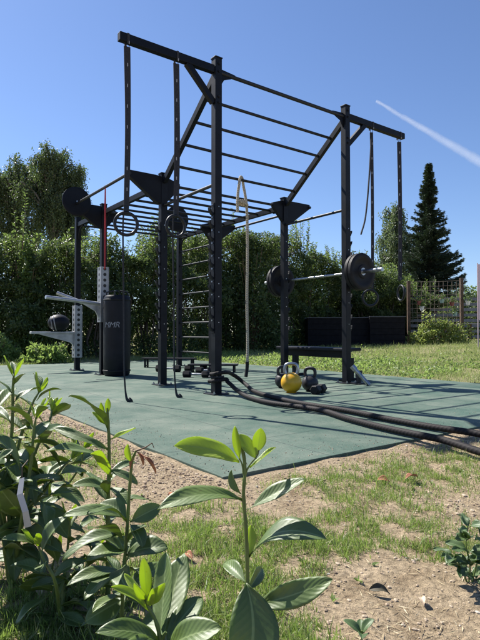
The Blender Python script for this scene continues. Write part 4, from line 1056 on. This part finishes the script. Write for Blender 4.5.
yl.add(lc(256, 459), lc(238.5, 434, Z0+.01), .021, (.5, -1, .3), .05, .2, .05)
yl.add(lc(256.5, 455), lc(261, 428, Z0-.005), .021, (.1, -1, -.1), -.03, .12, .12)
yl.add(lc(250, 468), lc(276, 447, Z0+.02), .009, (-.3, -.3, 1), .03, .4, .1)
lv.add(lc(241, 494), lc(231.5, 470, Z0+.01), .014, (-.8, -.8, .3), .05, .4, .05)
lv.add(lc(242.5, 500), lc(157, 510, Z0-.05), .036, (-.3, -.55, .85), .10, .14, .06)
lv.add(lc(247, 510), lc(306, 479, Z0-.02), .027, (-.3, -.55, .85), .02, .16, .1)
lv.add(lc(249, 557), lc(327, 539, Z0-.06), .044, (.05, -.45, .9), .17, .10, .12)
yl.add(lc(247, 558), lc(251, 525, Z0+.03), .022, (.7, -1, .2), .04, .25, .05)
lv.add(lc(246, 583), lc(224, 563, Z0+.06), .022, (-.3, -.55, .85), .1, .2, .05)
lv.add(lc(248, 606), lc(333, 579, Z0-.03), .036, (.1, -.8, .6), .03, .12, .12)
lv.add(lc(248, 590), lc(262, 568, Z0+.05), .02, (.6, -.6, .5), .1, .2, .05)
lv.add(lc(246, 583, Z0-.008), lc(243, 680, Z0-.06), .072, (.1, -1, -.05), .06, .16, .03)
lv.add(lc(247, 640), lc(200, 690, Z0-.08), .04, (-.2, -.7, .7), .1, .15, .05)
lv.add(lc(247, 650), lc(300, 690, Z0+.03), .04, (.2, -.4, .9), .1, .15, .05)
lv.build('leaves', LAUREL, lp); yl.build('young_leaves', LAURELY, lp)

# --- middle plant with the bare broken tip
Z1 = 1.08
base = Vector((at(123, 640, Z1).x, Z1, -.04))
lp = thing('laurel_plant', 'laurel with a bare stem tip and withered brown leaves left of centre', 'plant', base, 0, 'young laurel plants in the foreground')
def lc(x, y, z=Z1): return at(x, y, z)-base
m = MB(); stem(m, [(0, 0, -.02), lc(122, 610), lc(124, 570), lc(127, 530), lc(129.5, 490), lc(132, 462), lc(136, 451)], .0062, .003)
m.build('stem', STEM, lp, True)
m = MB(); stem(m, [lc(136, 451), lc(145, 447.5), lc(152, 443)], .0022, .0012); stem(m, [lc(152, 443), lc(154, 448)], .0012, .0008); m.build('broken_tip', BSTEM, lp, True)
lv = Leaves(); yl = Leaves(); dl = Leaves()
yl.add(lc(131, 462), lc(128, 444, Z1-.01), .016, (-.4, -1, .2), .04, .3, .05)
dl.add(lc(137, 452), lc(143, 466, Z1-.01), .011, (.8, -.8, .3), .12, .5, .1, 1.2)
dl.add(lc(138, 452), lc(156, 474, Z1-.02), .012, (.6, -.9, .4), .15, .5, .3, 1.4)
dl.add(lc(134, 456), lc(132, 470, Z1), .008, (-.6, -.9, .4), .1, .5, .1, -1.0)
lv.add(lc(127, 520), lc(100, 503, Z1+.02), .04, (-.1, -.5, .9), .05)
lv.add(lc(102+20, 517), lc(63, 516, Z1-.06), .034, (-.3, -.55, .85), .13, .12, .05)
lv.add(lc(128, 522), lc(87, 513, Z1-.09), .030, (-.3, -.55, .85), .12, .12, .05)
lv.add(lc(124, 534), lc(62, 560, Z1-.05), .036, (-.45, -.45, .8), .16, .14, .05)
lv.add(lc(124, 540), lc(88, 530, Z1-.12), .036, (-.3, -.55, .85), .10, .12, .05)
lv.add(lc(130, 522), lc(161, 506, Z1+.02), .036, (.2, -.85, .5), .10, .1, .08)
lv.add(lc(130, 524), lc(143, 548, Z1-.03), .028, (.6, -.8, .4), .1, .2, .05)
lv.add(lc(126, 556), lc(168, 548, Z1-.02), .046, (.2, -.55, .8), .12, .12, .06)
lv.add(lc(126, 552), lc(86, 560, Z1-.05), .046, (-.2, -.4, .9), .12, .12, .05)
lv.add(lc(122, 572), lc(66, 586, Z1-.07), .032, (-.3, -.55, .85), .13, .12, .05)
lv.add(lc(123, 574), lc(84, 600, Z1-.10), .040, (-.3, -.55, .7), .13, .15, .05)
lv.add(lc(122, 600), lc(85, 622, Z1-.05), .05, (-.2, -.9, .4), .1, .12, .05)
lv.add(lc(122, 590), lc(160, 604, Z1-.04), .046, (.3, -.6, .7), .12, .12, .05)
lv.add(lc(124, 566), lc(128, 590, Z1-.12), .04, (0, -.8, .6), .08, .12, .05)
whorl(lv, yl, lc(122, 625), lc(126, 545), 10, .105, seed=4, top=False, start=.0)
lv.build('leaves', LAUREL, lp); yl.build('young_leaves', LAURELY, lp); dl.build('withered_leaves', DRYLEAF, lp)

# --- the upright stem behind it
Z2 = 1.28
base = Vector((at(108, 560, Z2).x, Z2, -.04))
lp = thing('laurel_plant', 'upright laurel behind the broken one with a glossy leaf over the pad edge', 'plant', base, 0, 'young laurel plants in the foreground')
def lc(x, y, z=Z2): return at(x, y, z)-base
m = MB(); stem(m, [(0, 0, -.02), lc(108, 540), lc(108, 505), lc(109, 470), lc(109, 440), lc(108, 418), lc(107, 408)], .0075, .0035); m.build('stem', STEM, lp, True)
lv = Leaves(); yl = Leaves()
lv.add(lc(108, 432), lc(69, 396, Z2-.08), .046, (-.35, -.45, .85), .12, .16, .05)
yl.add(lc(107, 414), lc(108, 398, Z2), .014, (.4, -1, .1), .04, .3, .05)
yl.add(lc(106, 416), lc(101, 402, Z2-.01), .014, (-.5, -1, .1), .04, .3, .05)
yl.add(lc(110, 440), lc(136, 428, Z2-.02), .014, (.1, -.4, .9), .04, .4, .05)
yl.add(lc(106, 425), lc(92, 412, Z2-.0), .018, (-.1, -.4, .9), .04, .3, .05)
lv.add(lc(107, 462), lc(44, 452, Z2-.12), .044, (-.3, -.55, .85), .12, .13, .05)
lv.add(lc(109, 450), lc(52, 428, Z2+.02), .028, (-.2, -.5, .9), .10, .15, .05)
yl.add(lc(112, 478), lc(92, 452, Z2-.10), .03, (-.2, -.4, .9), .12, .15, .05)
lv.add(lc(109, 475), lc(136, 462, Z2+.05), .022, (.1, -.6, .9), .08, .15, .05)
lv.add(lc(109, 488), lc(128, 505, Z2-.04), .03, (.4, -.6, .7), .1, .15, .05)
lv.add(lc(108, 490), lc(72, 486, Z2-.04), .034, (-.2, -.5, .8), .1, .15, .05)
lv.add(lc(109, 470), lc(138, 484, Z2), .024, (.3, -.6, .8), .12, .15, .05)
whorl(lv, yl, lc(108, 545), lc(108, 488), 8, .12, seed=9, top=False, start=.0)
lv.build('leaves', LAUREL, lp); yl.build('young_leaves', LAURELY, lp)

# --- low rosette at the bottom
Z3 = .86
base = Vector((at(160, 690, Z3).x, Z3, -.04))
lp = thing('laurel_plant', 'low laurel rosette with yellow-green shoots at the bottom edge', 'plant', base, 0, 'young laurel plants in the foreground')
def lc(x, y, z=Z3): return at(x, y, z)-base
m = MB(); stem(m, [(0, 0, -.02), lc(162, 670), lc(160, 640), lc(156, 622), lc(149, 608), lc(144, 596)], .0055, .003); stem(m, [lc(160, 640), lc(166, 632)], .004, .003); m.build('stem', STEM, lp, True)
lv = Leaves(); yl = Leaves()
lv.add(lc(163, 640), lc(184, 553, Z3+.12), .055, (-.1, -.7, .75), -.05, .10, .08)
lv.add(lc(160, 636), lc(166, 552, Z3+.08), .04, (-.4, -.9, .3), -.04, .14, .08)
lv.add(lc(166, 645), lc(202, 597, Z3+.07), .042, (-.1, -.65, .8), .06, .12, .05)
yl.add(lc(146, 600), lc(143, 558, Z3-.01), .020, (.1, -1, .2), -.03, .2, .03)
yl.add(lc(148, 606), lc(165, 583, Z3-.02), .020, (.3, -.8, .4), .04, .25, .05)
yl.add(lc(145, 602), lc(124, 574, Z3+.02), .013, (-.2, -.5, .9), .08, .3, .05)
yl.add(lc(150, 612), lc(111, 587, Z3-.01), .017, (-.3, -.4, .9), .10, .3, .05)
yl.add(lc(147, 600), lc(134, 583, Z3-.03), .014, (-.2, -.9, .5), .03, .3, .05)
yl.add(lc(150, 606), lc(153, 588, Z3-.04), .012, (.3, -.9, .3), .03, .3, .05)
lv.add(lc(160, 642), lc(95, 633, Z3-.05), .036, (-.3, -.55, .85), .12, .12, .04)
lv.add(lc(166, 650), lc(222, 628, Z3-.04), .05, (.2, -.6, .8), .10, .12, .04)
lv.add(lc(160, 655), lc(120, 652, Z3-.08), .05, (-.2, -.7, .7), .10, .12, .04)
lv.add(lc(160, 650), lc(150, 610, Z3+.10), .05, (-.1, -.8, .5), .05, .12, .04)
lv.add(lc(162, 655), lc(185, 620, Z3+.12), .05, (.2, -.7, .7), .08, .12, .04)
lv.build('leaves', LAUREL, lp); yl.build('young_leaves', LAURELY, lp)

# --- the big clump at the left edge
Z4 = 1.38
base = Vector((at(12, 560, Z4).x, Z4, -.04))
lp = thing('laurel_shrub', 'dark bushy laurel with several shoots and a white tag at the left edge', 'plant', base, 0, 'young laurel plants in the foreground')
def lc(x, y, z=Z4): return at(x, y, z)-base
m = MB(); lv = Leaves(); yl = Leaves()
shoots = [([(8, 470), (12, 430), (13, 385), (14, 376)], 1.36), ([(14, 480), (20, 440), (32, 405), (39, 392)], 1.42), ([(20, 500), (36, 450), (50, 420), (52, 410)], 1.50), ([(-4, 480), (-6, 440), (-10, 400), (-12, 385)], 1.30), ([(22, 520), (45, 490), (62, 468), (72, 458)], 1.45), ([(0, 500), (-18, 460), (-30, 430), (-34, 420)], 1.45), ([(5, 540), (20, 515), (38, 500), (50, 495)], 1.25), ([(6, 530), (0, 500), (-5, 480), (-8, 465)], 1.15)]
for i, (ps, z) in enumerate(shoots):
    pp = [(0, 0, -.02)]+[lc(x, y, Z4+(z-Z4)*(k+1)/len(ps)) for k, (x, y) in enumerate(ps)]
    stem(m, pp, .008, .003)
    whorl(lv, yl, pp[1], pp[-1], 11 if i < 6 else 8, .105, young=4 if i < 6 else 2, seed=20+i, start=.0, spread=1.0)
lv.add(lc(46, 478), lc(30, 444, 1.3), .046, (-.2, -.8, .5), .1, .14, .05)
lv.add(lc(20, 470, 1.25), lc(-10, 435, 1.2), .05, (-.3, -.4, .8), .1, .14, .05)
lv.add(lc(28, 520, 1.3), lc(-6, 480, 1.2), .055, (-.2, -.7, .6), .1, .14, .05)
lv.add(lc(40, 500, 1.3), lc(70, 540, 1.25), .05, (.4, -.6, .6), .1, .14, .05)
lv.add(lc(22, 530, 1.3), lc(50, 545, 1.2), .05, (.1, -.6, .7), .1, .14, .05)
for q_, (x_, z_) in enumerate([(10, 1.38), (28, 1.42), (46, 1.5), (-6, 1.25)]):
    whorl(lv, yl, lc(x_*.7+4, 556, z_), lc(x_, 468+q_*4, z_), 13, .115, seed=51+q_, top=False, start=0, wr=.38)
for ps_, z_ in (([(24, 520), (50, 505), (78, 470), (84, 448)], 1.55), ([(20, 530), (30, 470), (34, 430), (36, 418)], 1.25)):
    pp = [(0, 0, -.02)]+[lc(x, y, z_) for x, y in ps_]; stem(m, pp, .007, .0025); whorl(lv, yl, pp[1], pp[-1], 10, .10, young=3, seed=90+int(z_*9), start=.0)
m.build('stem', STEM, lp, True); lv.build('leaves', LAUREL, lp); yl.build('young_leaves', LAURELY, lp)
Z5 = 1.2
base = Vector((at(62, 615, Z5).x, Z5, -.04))
lp = thing('laurel_plant', 'low dark laurel filling the gap between the left shrub and the broken stem', 'plant', base, 0, 'young laurel plants in the foreground')
def lc(x, y, z=Z5): return at(x, y, z)-base
m = MB(); lv = Leaves(); yl = Leaves()
for i, (ps, z) in enumerate([([(64, 580), (68, 545), (70, 520)], 1.22), ([(56, 585), (44, 560), (38, 545)], 1.12), ([(70, 590), (84, 570), (92, 552)], 1.28), ([(60, 590), (52, 570), (58, 550)], 1.3)]):
    pp = [(0, 0, -.02)]+[lc(x, y, z) for x, y in ps]; stem(m, pp, .006, .0025); whorl(lv, yl, pp[0], pp[-1], 9, .10, young=2, seed=140+i, start=.15, wr=.38)
m.build('stem', STEM, lp, True); lv.build('leaves', LAUREL, lp); yl.build('young_leaves', LAURELY, lp)
# white plant tag
p0, p1 = at(22, 478, 1.10), at(28, 527, 1.08)
tg = thing('plant_tag', 'white strip tag hanging in the laurel at the left edge', 'tag', p0)
m = MB(); d = p1-p0; pts = [Vector((0, 0, 0)), d*.3+Vector((-.004, -.01, 0)), d*.65+Vector((.004, -.012, 0)), d]
vs = []
for i, p in enumerate(pts):
    wv = (.005, .006, .006, .007)[i]
    for q in (-1, 1):
        for e in (-.0006, .0006): vs.append(p+Vector((q*wv, e, q*.002)))
fs = []
for i in range(3):
    o_ = i*4; p_ = o_+4; fs += [(o_, o_+2, p_+2, p_), (o_+1, p_+1, p_+3, o_+3), (o_, p_, p_+1, o_+1), (o_+2, o_+3, p_+3, p_+2)]
m.add(vs, fs); m.build('label_strip', mat('white_plastic', (.5, .5, .5), (.35, .35, .33), .6), tg)
m = MB(); m.tube([(0, 0, -.005), (-.004, .01, .02), (.0, .03, .03)], .0012, 5); m.build('tie', BSTEM, tg)

# --- weedy plant at the right edge
base = atground(468, 590, -.035)
lp = thing('leafy_weed', 'leafy green weed standing in the sand at the right edge', 'plant', base)
m = MB(); lv = Leaves()
Yw = base.y
def lc(x, y, z=None): return at(x, y, z or Yw)-base
for ps in ([(468, 590), (470, 565), (466, 545), (468, 526)], [(470, 590), (478, 560), (486, 535)], [(468, 585), (460, 565), (452, 556)]):
    stem(m, [lc(*p) for p in ps], .0032, .0015)
rd = random.Random(3)
for (x, y) in [(468, 528), (467, 540), (469, 552), (470, 565), (469, 578), (478, 560), (484, 542), (460, 566), (454, 557), (486, 536), (476, 580)]:
    for k in range(4):
        a = rd.random()*6.28; l_ = rd.uniform(.035, .065); dv = Vector((math.cos(a), math.sin(a)*.7, rd.uniform(-.1, .6))).normalized()
        lv.add(lc(x, y), lc(x, y)+dv*l_, l_*.42, (dv.x*-.3, -.4, 1), .08, .2, .1, rd.uniform(-.5, .5), wav=.06)
m.build('stem', STEM, lp, True)
WEEDBIG = laurel_mat('weed_blade', (.07, .13, .04), (.11, .18, .06), (.14, .2, .08), (.18, .26, .1), (.3, .42, .1), .3, .5)
lv.build('leaves', WEEDBIG, lp)
base = atground(362, 645, -.035)
lp = thing('seedling', 'small broad-leaved seedling at the bottom edge right of centre', 'plant', base)
m = MB(); m.tube([(0, 0, -.01), (0, 0, .03)], .0018, 6); m.build('stem', STEM, lp, True); lv = Leaves()
for dv, l_ in (((-.8, .3, .5), .045), ((.7, .2, .7), .04), ((.1, .9, .4), .035), ((-.2, -.9, .3), .04)):
    dv = Vector(dv).normalized(); lv.add((0, 0, .022), Vector((0, 0, .022))+dv*l_, l_*.5, (0, -.2, 1), .1, .2, .05)
lv.build('leaves', WEEDBIG, lp)
# fallen dry leaves
def fallen(label, px, py, ln, az, c=DRYLEAF):
    p = atground(px, py, -.02); p.z = near_z(p.x, p.y)+.008
    t = Leaves(); o_ = p; dv = Vector((math.cos(az), math.sin(az), .12))
    th_ = thing('fallen_leaf', label, 'leaf', p, 0, 'dry leaves fallen on the sand'); t.add((0, 0, 0), dv*ln, ln*.45, (.1, -.2, 1), .18, .3, .1, .7); t.build('blade', c, th_)
ORANGE = mat('orange_leaf', (.40, .17, .09), (.28, .11, .06), .6, 0, 60)
PALEL = mat('pale_dry_leaf', (.55, .42, .3), (.4, .28, .18), .7, 0, 60)
fallen('bright orange dry leaf on the sand below the pad corner', 403, 481, .075, .3, ORANGE)
fallen('brown dry leaf beside the bright orange one', 391, 484, .06, 2.6)
fallen('pale orange leaf in the grass behind the low rosette', 193, 560, .045, 2.2, ORANGE)
fallen('pale dry leaf on the sand toward the lower right', 424, 603, .035, 1.4, PALEL)
fallen('brown leaf on the soil under the middle laurel', 100, 545, .06, .6, PALEL)
fallen('dark curled leaf on the sand at lower centre right', 390, 592, .05, 2.9, mat('dark_leaf', (.07, .06, .03), (.04, .035, .02), .7))
fallen('small brown leaf near the gravel left of the pad corner', 168, 498, .04, 1.0)
fallen('pale leaf in the shade at the lower left', 40, 600, .04, 2.0, PALEL)
